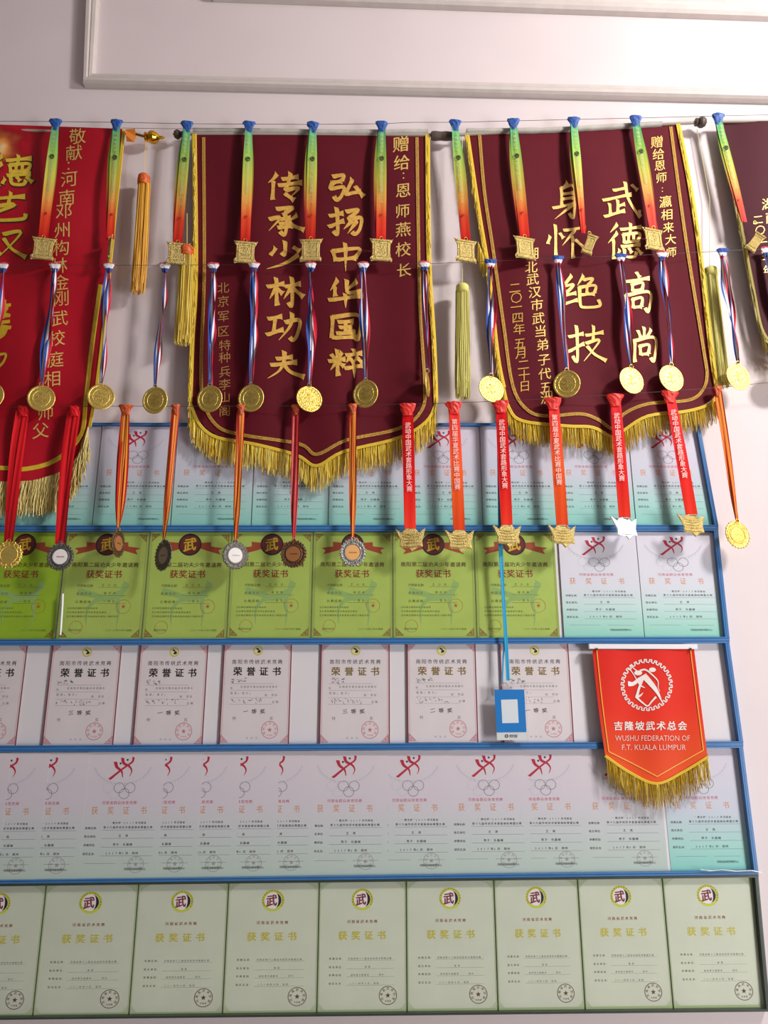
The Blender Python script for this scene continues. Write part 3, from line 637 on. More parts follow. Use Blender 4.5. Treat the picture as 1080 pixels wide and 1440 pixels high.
# --- red pennant at the left
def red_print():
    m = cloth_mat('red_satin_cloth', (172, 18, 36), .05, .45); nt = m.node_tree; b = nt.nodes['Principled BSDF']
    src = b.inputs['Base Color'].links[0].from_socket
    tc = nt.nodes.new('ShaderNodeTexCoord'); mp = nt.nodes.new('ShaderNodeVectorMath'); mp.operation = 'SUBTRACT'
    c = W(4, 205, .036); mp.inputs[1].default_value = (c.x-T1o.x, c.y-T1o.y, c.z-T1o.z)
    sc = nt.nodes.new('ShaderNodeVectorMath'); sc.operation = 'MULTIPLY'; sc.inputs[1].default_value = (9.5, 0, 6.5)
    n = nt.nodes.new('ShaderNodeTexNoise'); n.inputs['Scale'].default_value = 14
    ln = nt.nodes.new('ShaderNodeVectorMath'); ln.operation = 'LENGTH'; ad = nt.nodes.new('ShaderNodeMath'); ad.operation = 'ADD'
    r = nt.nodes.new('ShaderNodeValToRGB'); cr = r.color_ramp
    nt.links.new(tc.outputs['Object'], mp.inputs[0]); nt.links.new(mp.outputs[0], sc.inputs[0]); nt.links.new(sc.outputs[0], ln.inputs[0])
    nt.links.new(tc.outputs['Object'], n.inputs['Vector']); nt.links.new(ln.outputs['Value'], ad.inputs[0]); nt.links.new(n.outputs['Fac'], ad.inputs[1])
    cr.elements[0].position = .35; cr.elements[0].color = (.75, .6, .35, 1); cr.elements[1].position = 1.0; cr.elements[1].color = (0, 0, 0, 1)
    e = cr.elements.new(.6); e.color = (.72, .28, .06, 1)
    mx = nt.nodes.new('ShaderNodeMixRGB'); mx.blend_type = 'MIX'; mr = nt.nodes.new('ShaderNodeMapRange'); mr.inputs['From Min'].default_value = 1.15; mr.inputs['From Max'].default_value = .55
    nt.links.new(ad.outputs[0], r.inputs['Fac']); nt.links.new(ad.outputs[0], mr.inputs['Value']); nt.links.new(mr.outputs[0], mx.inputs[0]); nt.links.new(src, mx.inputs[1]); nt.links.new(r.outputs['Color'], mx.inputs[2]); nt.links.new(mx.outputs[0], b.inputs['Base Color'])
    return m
T1o = W(-40, 178, .036)
T1 = thing('pennant', 'bright red satin pennant with gold fringe, cut by the left edge of view', 'pennant', T1o, 'large pennants on the wall')
M_redc = red_print()
cloth('cloth', [(-260, 170), (-40, 174), (172, 181)], [(-260, 170), (-300, 400), (-310, 600)], [(172, 181), (160, 300), (147, 430), (134, 541), (124, 600)],
      [(-310, 600), (-250, 670), (-120, 684), (-30, 678), (10, 677), (48, 675), (85, 663), (108, 643), (124, 600)], D1, M_redc, T1)
mb = MB(); band(mb, [(174, 183), (162, 300), (149, 430), (136, 541), (126, 600)], 5, D1); mb.build('edge_braid', M_fr[0], T1)
mb = MB(); band(mb, [(141, 400), (129, 488), (121, 558), (117, 600), (110, 617), (92, 637), (68, 652), (32, 660), (0, 658), (-60, 660)], 6.5, D1); mb.build('inner_braid', M_yellowl, T1)
mb = MB(); strands(mb, [(-120, 684), (-30, 678), (10, 677), (48, 675), (85, 663), (108, 643), (122, 608)], .092, 620, D1, 1.7, 1.0, curl=.0016, seg=6, dz=-.001)
strands(mb, [(60, 672), (85, 663), (108, 643), (124, 600)], .10, 420, D1, 1.9, 6, curl=.002, seg=6, dz=.001)
o = mb.build('fringe', M_fp, T1, 'crinkled straw gold fringe'); o['kind'] = 'stuff'
for ch, x, y, w_, h_ in (('德', 14, 240, 62, 44), ('艺', 4, 291, 66, 42), ('双', 2, 343, 60, 42)): big(ch, x, y, w_, h_, 6.0, D1, M_yellowl, T1, M_oline)
chars_col('inscription', [('馨', -12, 450, 56)], D1, M_yellowl, T1, .03)
for pts in ([(-8, 462), (8, 460), (6, 470), (-6, 478)], [(-6, 500), (8, 498), (4, 510), (-5, 518)]):
    mb = MB(); stroke(mb, pts, 4.5, lambda a, b: W(a, b, D1(a, b)+.0018)); mb.build('character', M_yellowl, T1)
col = '敬献：河南邓州构林金刚武校庭相师父'
ys = [(109, 192), (104, 215), (101, 232), (97, 252), (94, 278), (90, 297), (88, 324), (86, 349), (83, 374), (85, 398), (86, 420), (84, 448), (80, 476), (78, 506), (74, 533), (64, 580), (57, 606)]
chars_col('inscription', [(c, x, y, 24 if c != '：' else 18) for c, (x, y) in zip(col, ys)], D1, M_thread2, T1, .004)
mb = MB(); mb.tube([W(-300, 174, .016), W(186, 188, .026)], .0042, 10, 0); mb.build('rod', M_rod, T1)
mb = MB(); finial(mb, W(214, 193, .036), (1, 0, 0), .019); mb.build('finial', M_polgold, T1, 'shiny gold ball finial')
mb = MB(); mb.tube([W(186, 187, .034), W(204, 192, .036)], .004, 8); mb.build('finial_neck', M_polgold, T1)
mb = MB(); a = [(176, 183), (188, 180), (190, 196), (180, 201)]
rows = [[W(176, 182, .044), W(190, 181, .048)], [W(177, 190, .05), W(191, 192, .044)], [W(178, 199, .045), W(189, 200, .049)]]
mb.grid(rows); mb.build('orange_tab', mat('orange_cloth', (226, 130, 40), .5), T1, 'orange cloth scrap at the end of the rod')

# --- two maroon pennants and the dark one at the right edge
def maroon_pennant(label, Tl, top, left, right, bottom, D, braids, cords, headpath, L, n, mt, sleeve, rod, fins, group='large pennants on the wall'):
    t = thing('pennant', label, 'pennant', W(*Tl, .034), group)
    cloth('cloth', top, left, right, bottom, D, mt, t)
    for b in braids: mb = MB(); band(mb, b, 5, D); mb.build('inner_braid', M_braid, t)
    for c in cords:
        mb = MB(); band(mb, c, 7, D, thick=.004); strands(mb, c, .05, 110, D, 1.3, 2, dz=.004, curl=.001); mb.build('edge_fringe', M_fr, t)
    if headpath:
        mb = MB(); band(mb, headpath, 4.5, D); mb.build('fringe_heading', M_fr[0], t)
        mb = MB(); strands(mb, headpath, L, n, D, 1.25, 1.6, dz=-.002, curl=.0005); o = mb.build('fringe', M_fr, t); o['kind'] = 'stuff'
    if sleeve:
        mb = MB(); pa = spline(sleeve, 10); rows = []
        for i, p in enumerate(pa):
            c = W(p[0], p[1], .034); rows.append([c + Vector((0, -.010*math.cos(a)*(1+.06*math.sin(i*1.7)), .0085*math.sin(a)*(1+.08*math.sin(i*2.3)))) for a in [2*PI*k/10 for k in range(10)]])
        mb.grid(rows, closed=True); mb.build('rod_sleeve', M_sleeve, t, smooth=True)
    mb = MB(); mb.tube([W(*rod[0], .034), W(*rod[1], .034)], .0048, 10); mb.build('rod', M_rod, t)
    for (x, y, ax, R, mm) in fins: mb = MB(); finial(mb, W(x, y, .036), (ax, 0, 0), R, tip=.55); mb.build('finial', mm, t)
    return t
P2b = [(270, 567), (283, 593), (307, 612), (360, 622), (417, 637), (445, 652), (483, 632), (560, 613), (598, 591), (612, 566)]
T2 = maroon_pennant('maroon pennant with two columns of six gold characters and a pointed fringed bottom', (440, 190),
    [(276, 188), (440, 190), (600, 188)], [(276, 188), (278, 383), (273, 480), (270, 567)], [(600, 188), (602, 363), (608, 483), (612, 566)], P2b, D2,
    [[(286, 193), (287, 383), (283, 500), (285, 560), (303, 597), (337, 611), (420, 624), (445, 639), (487, 619), (560, 603), (592, 578), (597, 540), (590, 420), (586, 193)]],
    [[(273, 188), (275, 383), (270, 483), (267, 565)], [(601, 187), (603, 363), (610, 483), (613, 567)]],
    [(267, 565), (280, 596), (305, 615), (360, 625), (417, 640), (445, 655), (483, 635), (560, 616), (599, 593), (613, 567)], .070, 620, M_maroon,
    [(272, 184), (360, 185), (480, 187), (602, 186)], ((246, 188), (634, 190)), [(250, 189, -1, .0135, M_knob)])
mb = MB(); c0 = W(606, 191, .034); c1 = W(638, 191, .034); mb.lathe([(.010, 0), (.013, .002), (.014, .012), (.0125, .03), (.014, .045), (.012, (c1-c0).length)], c0, (1, 0, 0), 18); mb.build('rod_cap', M_knob, T2, 'dark brown cylinder cap')
for i, ch in enumerate('弘扬中华国粹'): big(ch, 486, (263, 311, 361, 411, 460, 510)[i], 47, 38, 6.6, D2, M_thread, T2)
for i, ch in enumerate('传承少林功夫'): big(ch, 400, (262, 311, 359, 410, 460, 513)[i], 50, 40, 6.6, D2, M_thread, T2)
chars_col('inscription', [(c, x, y, s) for c, (x, y, s) in zip('赠给：恩师燕校长', ((564, 203, 24), (565, 229, 23), (571, 246, 14), (567, 268, 22), (566, 297, 21), (567, 323, 22), (567, 351, 22), (568, 380, 21)))], D2, M_thread2, T2, .008)
chars_col('inscription', [(c, 314 + (i > 3)*2, y, 17) for i, (c, y) in enumerate(zip('北京军区特种兵李山阁', (405, 424, 445, 466, 486, 503, 523, 541, 559, 578)))], D2, mat('dull_thread', (176, 130, 70), .5), T2, .0)

P3b = [(705, 540), (717, 571), (735, 589), (798, 596), (834, 598), (862, 612), (876, 603), (911, 582), (967, 575), (999, 564), (1008, 545)]
T3 = maroon_pennant('maroon pennant swung to the right with two columns of four gold characters', (800, 182),
    [(659, 186), (800, 182), (951, 173)], [(659, 186), (676, 300), (690, 440), (705, 540)], [(951, 173), (971, 270), (986, 361), (1001, 480), (1008, 545)], P3b, D3,
    [[(674, 188), (681, 270), (693, 350), (708, 457), (721, 543), (742, 577), (770, 585), (816, 582), (841, 590), (864, 604), (876, 583), (911, 568), (967, 563), (987, 550), (994, 528), (989, 490), (968, 361), (955, 270), (943, 178)]],
    [[(656, 186), (673, 300), (686, 380), (699, 498), (708, 545)], [(953, 172), (970, 260), (985, 361), (999, 488), (1008, 545)]],
    [(708, 545), (716, 574), (735, 592), (798, 599), (834, 601), (862, 615), (876, 606), (911, 585), (967, 578), (1001, 566), (1009, 545)], .062, 560, M_maroon,
    [(656, 185), (760, 184), (860, 179), (930, 175)], ((636, 190), (985, 172)), [(986, 172, 1, .0165, M_knob)])
for ch, x, y, w_, h_ in (('武', 873, 281, 52, 50), ('德', 877, 339, 50, 50), ('高', 896, 411, 42, 56), ('尚', 906, 484, 36, 48)): big(ch, x, y, w_, h_, 5.0, D3, M_thread2, T3)
for ch, x, y, w_, h_ in (('身', 797, 281, 40, 50), ('怀', 796, 339, 52, 46), ('绝', 816, 411, 52, 48), ('技', 824, 483, 50, 50)): big(ch, x, y, w_, h_, 5.0, D3, M_thread2, T3)
chars_col('inscription', [(c, x, y, s) for c, (x, y, s) in zip('赠给恩师：瀛相来大师', ((924, 200, 18), (926, 217, 17), (928, 233, 16), (930, 250, 16), (934, 266, 10), (936, 284, 18), (938, 302, 17), (940, 320, 16), (943, 337, 16), (944, 355, 15)))], D3, M_thread2, T3, .006)
chars_col('inscription', [(c, x, y, 18) for c, (x, y) in zip('湖北武汉市武当弟子代五洲', ((749, 357), (747, 376), (749, 393), (752, 411), (755, 429), (757, 448), (760, 466), (763, 485), (765, 506), (766, 526), (768, 545), (769, 560)))], D3, M_thread2, T3, .006)
chars_col('inscription', [(c, x, y, 17) for c, (x, y) in zip('二〇一四年五月二十日', ((724, 405), (726, 419), (726, 432), (728, 447), (730, 463), (731, 483), (733, 497), (736, 513), (737, 528), (738, 543)))], D3, M_thread, T3, .0)
T4 = maroon_pennant('dark maroon pennant with olive gold edging, cut by the right edge of view', (1100, 172),
    [(1016, 171), (1100, 170), (1400, 168)], [(1016, 171), (1035, 270), (1060, 400), (1074, 460)], [(1400, 168), (1440, 300), (1460, 480)], [(1074, 460), (1082, 480), (1110, 500), (1200, 520), (1260, 545), (1330, 520), (1420, 505), (1460, 480)], D4,
    [], [[(1013, 171), (1032, 270), (1057, 400), (1070, 462), (1084, 484)]], [(1070, 462), (1084, 484), (1110, 503), (1200, 523), (1260, 548), (1330, 523), (1420, 508), (1460, 480)], .06, 260, M_maroon2,
    None, ((1006, 171), (1420, 168)), [])
for o in T4.children:
    if o.name.startswith('edge_fringe'):
        o.data.materials.clear()
        for m_ in (mat('olive_edge', (150, 136, 60), .6), mat('dull_gold_edge', (176, 160, 80), .6), mat('dark_olive_edge', (100, 88, 36), .6)): o.data.materials.append(m_)
chars_col('inscription', [(c, x, y, 15) for c, (x, y) in zip('二〇一三年', ((1066, 309), (1069, 324), (1072, 341), (1077, 360), (1080, 380)))], D4, M_thread2, T4, .0)
for c, x, y in (('湖', 1080, 287), ('南', 1085, 306)): chars_col('character', [(c, x, y, 18)], D4, M_thread2, T4, .0)

# --- small orange red pennant
def D5(x, y): return .030 + .0015*math.sin(x*.09) + .001*math.sin(y*.05)
T5 = thing('small_pennant', 'small orange red pennant with white round emblem hanging over the blue frames', 'pennant', W(905, 912, .03))
M_orc = ramp_mat('orange_red_cloth', 1, [(0, (216, 44, 36)), (.5, (222, 52, 36)), (1, (226, 84, 40))], .5)
cloth('cloth', [(833, 913), (905, 914), (976, 912)], [(833, 913), (841, 990), (851, 1063)], [(976, 912), (985, 985), (995, 1064)], [(851, 1063), (885, 1084), (923, 1101), (960, 1084), (995, 1064)], D5, M_orc, T5, 24, 24)
mb = MB(); band(mb, [(839, 914), (847, 990), (856, 1057)], 1.6, D5, thick=.0008); band(mb, [(856, 1057), (890, 1074), (924, 1092)], 1.6, D5, thick=.0008); band(mb, [(924, 1092), (957, 1073), (989, 1055)], 1.6, D5, thick=.0008); band(mb, [(989, 1055), (980, 985), (971, 914)], 1.6, D5, thick=.0008)
mb.build('yellow_piping', mat('yellow_piping', (250, 176, 70), .5), T5)
mb = MB(); band(mb, [(851, 1063), (885, 1086), (923, 1102), (960, 1086), (996, 1064)], 4, D5); mb.build('fringe_heading', M_fr[0], T5)
mb = MB(); strands(mb, [(852, 1064), (885, 1087), (923, 1103), (960, 1087), (996, 1066)], .058, 230, D5, 1.2, 3, dz=-.001, curl=.001); o = mb.build('fringe', M_fr, T5); o['kind'] = 'stuff'
mb = MB(); a = W(828, 909, .03); b = W(980, 909, .03); mb.box(a.x, b.x, -.034, -.022, a.z-.006, a.z+.006); mb.build('white_bar', mat('white_plastic', (232, 228, 232), .4), T5)
for x in (839, 971): mb = MB(); c = W(x, 913, .034); mb.lathe([(.003, 0), (.0035, .002), (.002, .004)], c, (0, -1, 0), 12); mb.build('pin', M_knob, T5)
PP = lambda a, b: W(820+a/5.684, 900+b/5.684, D5(820+a/5.684, 900+b/5.684)+.0012)
M_wp = mat('white_lettering', (240, 226, 222), .6)
mb = MB()
NM = 30
for k in range(NM):
    for (a0, r0, a1, r1) in ((0, 182, 0, 205), (0, 205, .5, 205), (.5, 205, .5, 182), (.5, 182, .5, 182), (.5, 182, 1.0, 182), (.18, 193, .34, 193)):
        if a0 == a1 and r0 == r1: continue
        A0 = (k+a0)*2*PI/NM; A1 = (k+a1)*2*PI/NM; p = (508+r0*math.cos(A0), 360+r0*math.sin(A0)); q = (508+r1*math.cos(A1), 360+r1*math.sin(A1))
        stroke(mb, [p, q], 7, PP, n=1)
mb.build('meander_ring', M_wp, T5)
mb = MB()
for pts, w_, tp in (([(365, 350), (400, 350), (450, 315), (505, 290)], 40, False), ([(490, 290), (560, 370), (600, 430), (628, 492)], 46, True), ([(478, 300), (446, 390), (428, 460)], 26, False),
                    ([(428, 460), (480, 505), (517, 527), (548, 492), (582, 455)], 15, False), ([(455, 245), (500, 238), (560, 285), (598, 330), (600, 380), (615, 412)], 14, True),
                    ([(445, 335), (462, 365), (495, 382)], 20, True), ([(425, 455), (455, 445), (480, 420)], 22, True), ([(365, 222), (400, 270), (432, 325)], 9, False), ([(380, 205), (425, 245)], 9, False)):
    stroke(mb, pts, w_, PP, tp)
circle(mb, PP, 440, 263, 32, 0, 20, sy=.6); circle(mb, PP, 554, 238, 28, 0, 20, sy=.65)
mb.build('figure_emblem', M_wp, T5)
mb = MB(); row(mb, '吉隆坡武术总会', lambda a, b: W(a, b, D5(a, b)+.0012), 863, 966, 1021, 13, .02, 2); mb.build('inscription', M_wp, T5)
mb = MB()
for s, x, y, wd, h_ in (('WUSHU FEDERATION OF', 917.5, 1038, 105, 7.6), ('F.T. KUALA LUMPUR', 919.5, 1051, 90, 7.6)):
    g = latin(s, .012); b = bbox(g[0]); put(mb, g, lambda a, c: W(a, c, D5(a, c)+.0012), x, y, wd/(b[1]-b[0]), h_)
mb.build('latin_inscription', mat('pink_lettering', (240, 190, 176), .6), T5)

# ------------------------------------------------------------ tassels
def tassel(label, x, yc0, y0, y1, wpx, mats, d, head=None, n=150, lean=0, cordtop=None):
    t = thing('tassel', label, 'tassel', W(x, y0, d), 'tassels between the pennants')
    mb = MB(); mb.tube([W(cordtop or x, yc0, d), W(x, (yc0+y0)/2, d+.001), W(x, y0+1, d)], .0009, 6); mb.build('cord', mats[1], t)
    s = pxs(x, y0); c = W(x, y0, d); R = wpx*s/2
    hh = (16 if head else 12)*s
    mb = MB(); mb.lathe([(R*.2, 0), (R*.75, -.002), (R*.95, -.006), (R*1.0, -hh*.5), (R*.95, -hh), (R*.8, -hh-.002)], c, (0, 0, 1), 20)
    mb.build('tassel_head', head or mats[0], t, smooth=True)
    mb = MB(); a = W(x, y0+hh/s*.8, d); b = W(x+lean, y1, d); Lz = a.z-b.z
    for k in range(n):
        an = random.random()*2*PI; rr = R*random.uniform(.55, 1.0); LL = Lz*random.choice([1, 1, .97, .92, .86, random.uniform(.7, 1)]); m = random.choices((0, 1, 2), (5, 3, 2))[0]; ph = random.random()*6; rows = []
        for j in range(8):
            q = j/7; sp = 1+.12*q; xx = a.x+(b.x-a.x)*q+rr*math.cos(an)*sp+.0012*math.sin(ph+q*7)*q; yy = -d+rr*.7*math.sin(an)*sp+.001*math.cos(ph+q*6)*q; ww = .0009
            rows.append([(xx-ww, yy, a.z-LL*q), (xx, yy-ww*.8, a.z-LL*q), (xx+ww, yy, a.z-LL*q)])
        mb.grid(rows, m)
    o = mb.build('strands', mats, t); o['kind'] = 'stuff'
    return t
M_head = mat('patterned_head', (206, 90, 30), .5, noise=.6, nscale=160)
tassel('orange yellow tassel with a patterned head, hanging by the gold ball finial', 203, 190, 246, 412, 17, M_or, .040, M_head, 170, -9, 207)
tassel('dull yellow tassel partly behind a gold plaque, left of the maroon pennant', 263, 300, 346, 484, 20, M_fr, .048, M_head, 150, -6)
tassel('pale lime tassel hanging alone between the two maroon pennants', 650, 192, 400, 560, 18, M_pl, .046, None, 170, 1)
tassel('pale olive tassel at the right edge of the swung maroon pennant', 998, 182, 377, 545, 20, M_pl, .019, None, 170, 17, 980)
mb = MB(); strands(mb, [(672, 340), (680, 360)], .07, 60, D3, 1.3, 2, dz=.006); o = mb.build('cord_end', M_fr, T3, 'loose yellow cord end'); o['kind'] = 'stuff'

# ------------------------------------------------------------ wires
def wire(label, pts, d, r=.0007, name='wire'):
    P = [W(x, y, d) for x, y in pts]; mb = MB(); mb.tube(P, r, 6); o = mb.build(name, M_wire, loc=tuple(P[0])); return tag(o, label, 'wire', 'wires strung along the wall')
wire('top wire carrying the rainbow ribbon medals', [(-160, 170), (0, 170.5), (78, 171), (165, 172), (265, 174), (350, 174.5), (440, 175), (537, 174), (580, 172), (640, 172), (722, 170), (807, 168), (895, 166), (1010, 163), (1080, 161.5), (1300, 158)], .058)
wire('short thin wire just under the top wire at the gold finial', [(172, 180), (230, 181), (300, 181), (366, 181)], .048, .0006)
wire('middle wire carrying the tricolour ribbon medals', [(-160, 372), (0, 373), (75, 373), (153, 373), (232, 373), (299, 372.5), (437, 372), (597, 371), (690, 367.5), (785, 363), (870, 360), (935, 357.5), (1015, 353), (1080, 350), (1300, 342)], .058)
wire('lowest wire carrying the long red ribbon medals', [(-160, 574), (0, 573), (175, 571), (245, 571.5), (415, 571), (497, 570), (573, 568), (638, 566.5), (703, 564), (778, 560.5), (865, 555), (942, 550), (1010, 545), (1080, 538), (1300, 526)], .056)

# ------------------------------------------------------------ medals
def wpath(pts, n): return spline(pts, n)
def ribbon_strand(mb, pts, widths, d0, d1, tw, seed, m=0, cols=6, n=5, fold=.0012):
    R = random.Random(seed); pp = spline([(p[0], p[1], w_) for p, w_ in zip(pts, widths)], n); N = len(pp); rows = []; uvs = []; ph = R.random()*6; ph2 = R.random()*6
    for i, (x, y, w_) in enumerate(pp):
        t = i/(N-1); c = W(x, y, d0+(d1-d0)*t); s = pxs(x, y); a = tw[0]+tw[1]*math.sin(tw[2]*t+ph); r = []; uv = []
        for k in range(cols+1):
            u = k/cols; o = (u-.5)*w_*s
            r.append(c + Vector((o*math.cos(a), -abs(0)-o*math.sin(a)*.8 + fold*math.cos(u*PI*3+ph2+t*4), 0))); uv.append((u, t))
        rows.append(r); uvs.append(uv)
    mb.grid(rows, m, uvs)
def knot(mb, x, y, wt, wb, h, d, seed, ry=.0055, m=0):
    R = random.Random(seed); s = pxs(x, y); rows = []; uvs = []; n = 16
    for i, (q, k) in enumerate(((0, .05), (.04, .82), (.16, 1.0), (.34, .9), (.55, .62), (.78, .42), (.92, .36), (1, .3))):
        ww = (wb + (wt-wb)*((1-q)**1.6))*s/2*(k/1.0 if q < .1 else 1); c = W(x, y-3+h*q, d)
        rows.append([c + Vector((ww*math.cos(2*PI*j/n)*(1+.10*R.uniform(-1, 1)), ry*(1-.5*q)*(1 if i else .2)*math.sin(2*PI*j/n)*(1+.25*R.uniform(-1, 1)), .0012*R.uniform(-1, 1)*(i > 0))) for j in range(n)])
        uvs.append([(j/n, q) for j in range(n)])
    ids = mb.grid(rows, m, uvs, closed=True); mb.face(ids[-1], m)
def orient(yaw, pitch=0, roll=0): return Euler((math.radians(pitch), math.radians(roll), math.radians(yaw)), 'XYZ')
# disc meshes, made once
def disc_parts(kind, R):
    mb = MB(); ins = None
    if kind in ('gold', 'goldworn'):
        mb.lathe([(R*.2, .0012), (R*.97, .0012), (R, .0004), (R, -.0008), (R*.97, -.0016), (R*.88, -.0016), (R*.84, -.0008), (R*.66, -.0008), (R*.64, -.0013), (R*.60, -.0013), (R*.58, -.0008), (R*.1, -.0009)], (0, 0, 0), (0, 1, 0), 44)
        e = MB(); P = lambda a, b: (a, -.0021, -b)
        for k in range(20): a = 2*PI*k/20; e.poly([P(R*.72*math.cos(a-.08), R*.72*math.sin(a-.08)), P(R*.72*math.cos(a+.08), R*.72*math.sin(a+.08)), P(R*.79*math.cos(a+.06), R*.79*math.sin(a+.06)), P(R*.79*math.cos(a-.06), R*.79*math.sin(a-.06))])
        stroke(e, [(-R*.1, -R*.4), (R*.08, -R*.15), (-R*.05, R*.1), (R*.12, R*.35)], R*.16, P); stroke(e, [(-R*.35, -R*.05), (0, -R*.12), (R*.32, -R*.3)], R*.12, P); stroke(e, [(-R*.3, R*.32), (-R*.06, R*.1)], R*.12, P); star(e, P, R*.3, R*.18, R*.14)
        return mb, e, M_goldp
    # ornate cast rim with beads, and a separate insert
    prof = [(R*.2, .0015), (R*.9, .0015), (R, .0003), (R*.98, -.0012), (R*.9, -.0022), (R*.78, -.0014), (R*.70, -.0014), (R*.66, -.0026), (R*.60, -.0026), (R*.56, -.0014), (R*.1, -.0014)]
    mb.lathe(prof, (0, 0, 0), (0, 1, 0), 44)
    for k in range(26):
        a = 2*PI*k/26; c = (R*.985*math.cos(a), -.0004, R*.985*math.sin(a)); r = R*(.085 if k % 2 else .06)
        mb.lathe([(r*.5, .0016), (r, .0006), (r, -.0012), (r*.5, -.0022)], c, (0, 1, 0), 7)
        if k % 2: mb.lathe([(r*.9, 0), (r*.7, -.0012), (r*.2, -.0016)], (R*.80*math.cos(a), -.0014, R*.80*math.sin(a)), (0, 1, 0), 6)
    e = MB(); e.lathe([(R*.56, 0), (R*.56, -.0004), (R*.05, -.0006)], (0, -.0015, 0), (0, 1, 0), 30); P = lambda a, b: (a, -.0024, -b)
    for k in range(5): stroke(e, [(-R*.25+k*R*.12, -R*.02), (-R*.19+k*R*.12, R*.03)], R*.07, P, m=1)
    return mb, e, None
SCROLL = [(-16.5,-16.5),(-12,-14.5),(12,-14.5),(16.5,-16.5),(14.2,-11),(12.6,-8.5),(12.2,2),(12.8,9),(15,12),(14.5,16.5),(10,15.5),(-10,16),(-14.5,17),(-15.5,12),(-12.8,9),(-12.2,2),(-12.6,-8.5),(-14.2,-11)]
CROWN = [(-21,-15),(-12,-8),(-7,-14),(7,-14),(12,-8.5),(21,-15),(16,2),(17,11),(11,11),(2,17.5),(-2,12.5),(-11,12),(-15,10),(-13.5,3)]
def plaque_parts(outline, s, th=.0032, crown=False):
    mb = MB(); pts = [(x*s, -y*s) for x, y in outline]
    # triangulate by fan from centre, bevelled front
    n = len(pts); rows = [[(x, .0, z) for x, z in pts], [(x, -th*.6, z) for x, z in pts], [(x*.93, -th, z*.93) for x, z in pts]]
    ids = mb.grid(rows, closed=True)
    for r, y in ((ids[0], 0), (ids[-1], -th)):
        c = mb.vert((0, y, 0))
        for i in range(n): mb.face((r[i], r[(i+1) % n], c))
    e = MB()
    if not crown:
        for z in (-14.2*s, 13.4*s): e.tube([(-13*s, -th, -z*-1), (13*s, -th, -z*-1)], 1.6*s, 8)
        fr = [(-9, -9.5), (9, -9.5), (9, 9.5), (-9, 9.5)]
        for i in range(4):
            a, b = fr[i], fr[(i+1) % 4]; e.tube([(a[0]*s, -th-.0002, -a[1]*s), (b[0]*s, -th-.0002, -b[1]*s)], .7*s, 6)
        P = lambda a, b: (a*s, -th-.0008, b*s)
        stroke(e, [(-5, 5), (0, 7), (5, 4)], 1.6, P); stroke(e, [(0, -7), (1, 0), (-1, 6)], 1.8, P); stroke(e, [(-6, -2), (0, -4), (6, -1)], 1.6, P); stroke(e, [(-5, -7), (-2, -3)], 1.4, P); stroke(e, [(5, 7), (3, 1)], 1.4, P); star(e, P, 4.5, -6, 2)
    else:
        for y in (-7, -3.5, 0.5, 4.5): e.tube([(-11*s, -th, -y*s), (0, -th-.0012, -(y+1)*s), (11*s, -th, -y*s)], .6*s, 6)
        e.tube([(-14*s, -th*.9, -8.5*s), (0, -th-.0015, -10*s), (14*s, -th*.9, -8.5*s)], 1.1*s, 6)
    return mb, e
CACHE = {}
def head(kind, s):
    key = (kind, round(s*1e5/4))
    if key in CACHE: return CACHE[key]
    R = 17.5*s
    if kind in ('gold',): mb, e, em = disc_parts('gold', R*1.03); mm, em = M_gold, [M_goldp]
    elif kind == 'scroll': mb, e = plaque_parts(SCROLL, s); mm, em = M_brass, [M_brass]
    elif kind == 'crown': mb, e = plaque_parts(CROWN, s, crown=True); mm, em = M_brass, [M_brass]
    elif kind == 'crownsilver': mb, e = plaque_parts(CROWN, s, crown=True); mm, em = M_chrome, [M_chrome]
    elif kind == 'ornategold': mb, e, _ = disc_parts('o', R); mm, em = M_gold, [M_gold, M_goldp]
    elif kind == 'silverred': mb, e, _ = disc_parts('o', R); mm, em = M_dsilver, [M_white, M_redp]
    elif kind == 'silver': mb, e, _ = disc_parts('o', R); mm, em = M_dsilver, [M_silver, M_dsilver]
    elif kind == 'silverwhite': mb, e, _ = disc_parts('o', R); mm, em = M_dsilver, [M_white, M_silver]
    elif kind == 'bronze': mb, e, _ = disc_parts('o', R); mm, em = M_bronze, [M_copper, M_bronze]
    elif kind == 'silverorange': mb, e, _ = disc_parts('o', R); mm, em = M_silver, [M_orange_in, M_copper]
    a = mb.build('tmp', mm, local=True); b = e.build('tmp', em, local=True); CACHE[key] = (a.data, b.data)
    bpy.data.objects.remove(a); bpy.data.objects.remove(b); return CACHE[key]
def add_head(t, kind, x, y, d, rot, tall=1.0, wide=1.0, ringy=None):
    s = pxs(x, y); a, b = head(kind, s); nm = 'plaque' if kind in ('scroll', 'crown', 'crownsilver') else 'disc'
    o = bpy.data.objects.new(nm, a); COL.objects.link(o); o.parent = t; o.location = W(x, y, d)-ORG[t]; o.rotation_euler = rot; o.scale = (wide, 1, tall)
    e = bpy.data.objects.new('relief', b); COL.objects.link(e); e.parent = o
    a.name = nm; b.name = 'relief'
    if ringy is not None:
        mb = MB(); c = W(x, ringy, d+.001); r = 2.6*s if kind != 'scroll' else 2.2*s
        mb.tube([c + Vector((r*math.cos(q), .0006*math.sin(q*2), r*1.2*math.sin(q))) for q in [2*PI*k/14 for k in range(15)]], .0009, 6); mb.build('ring', M_silver if 'silver' in kind else M_gold, t)
    return o
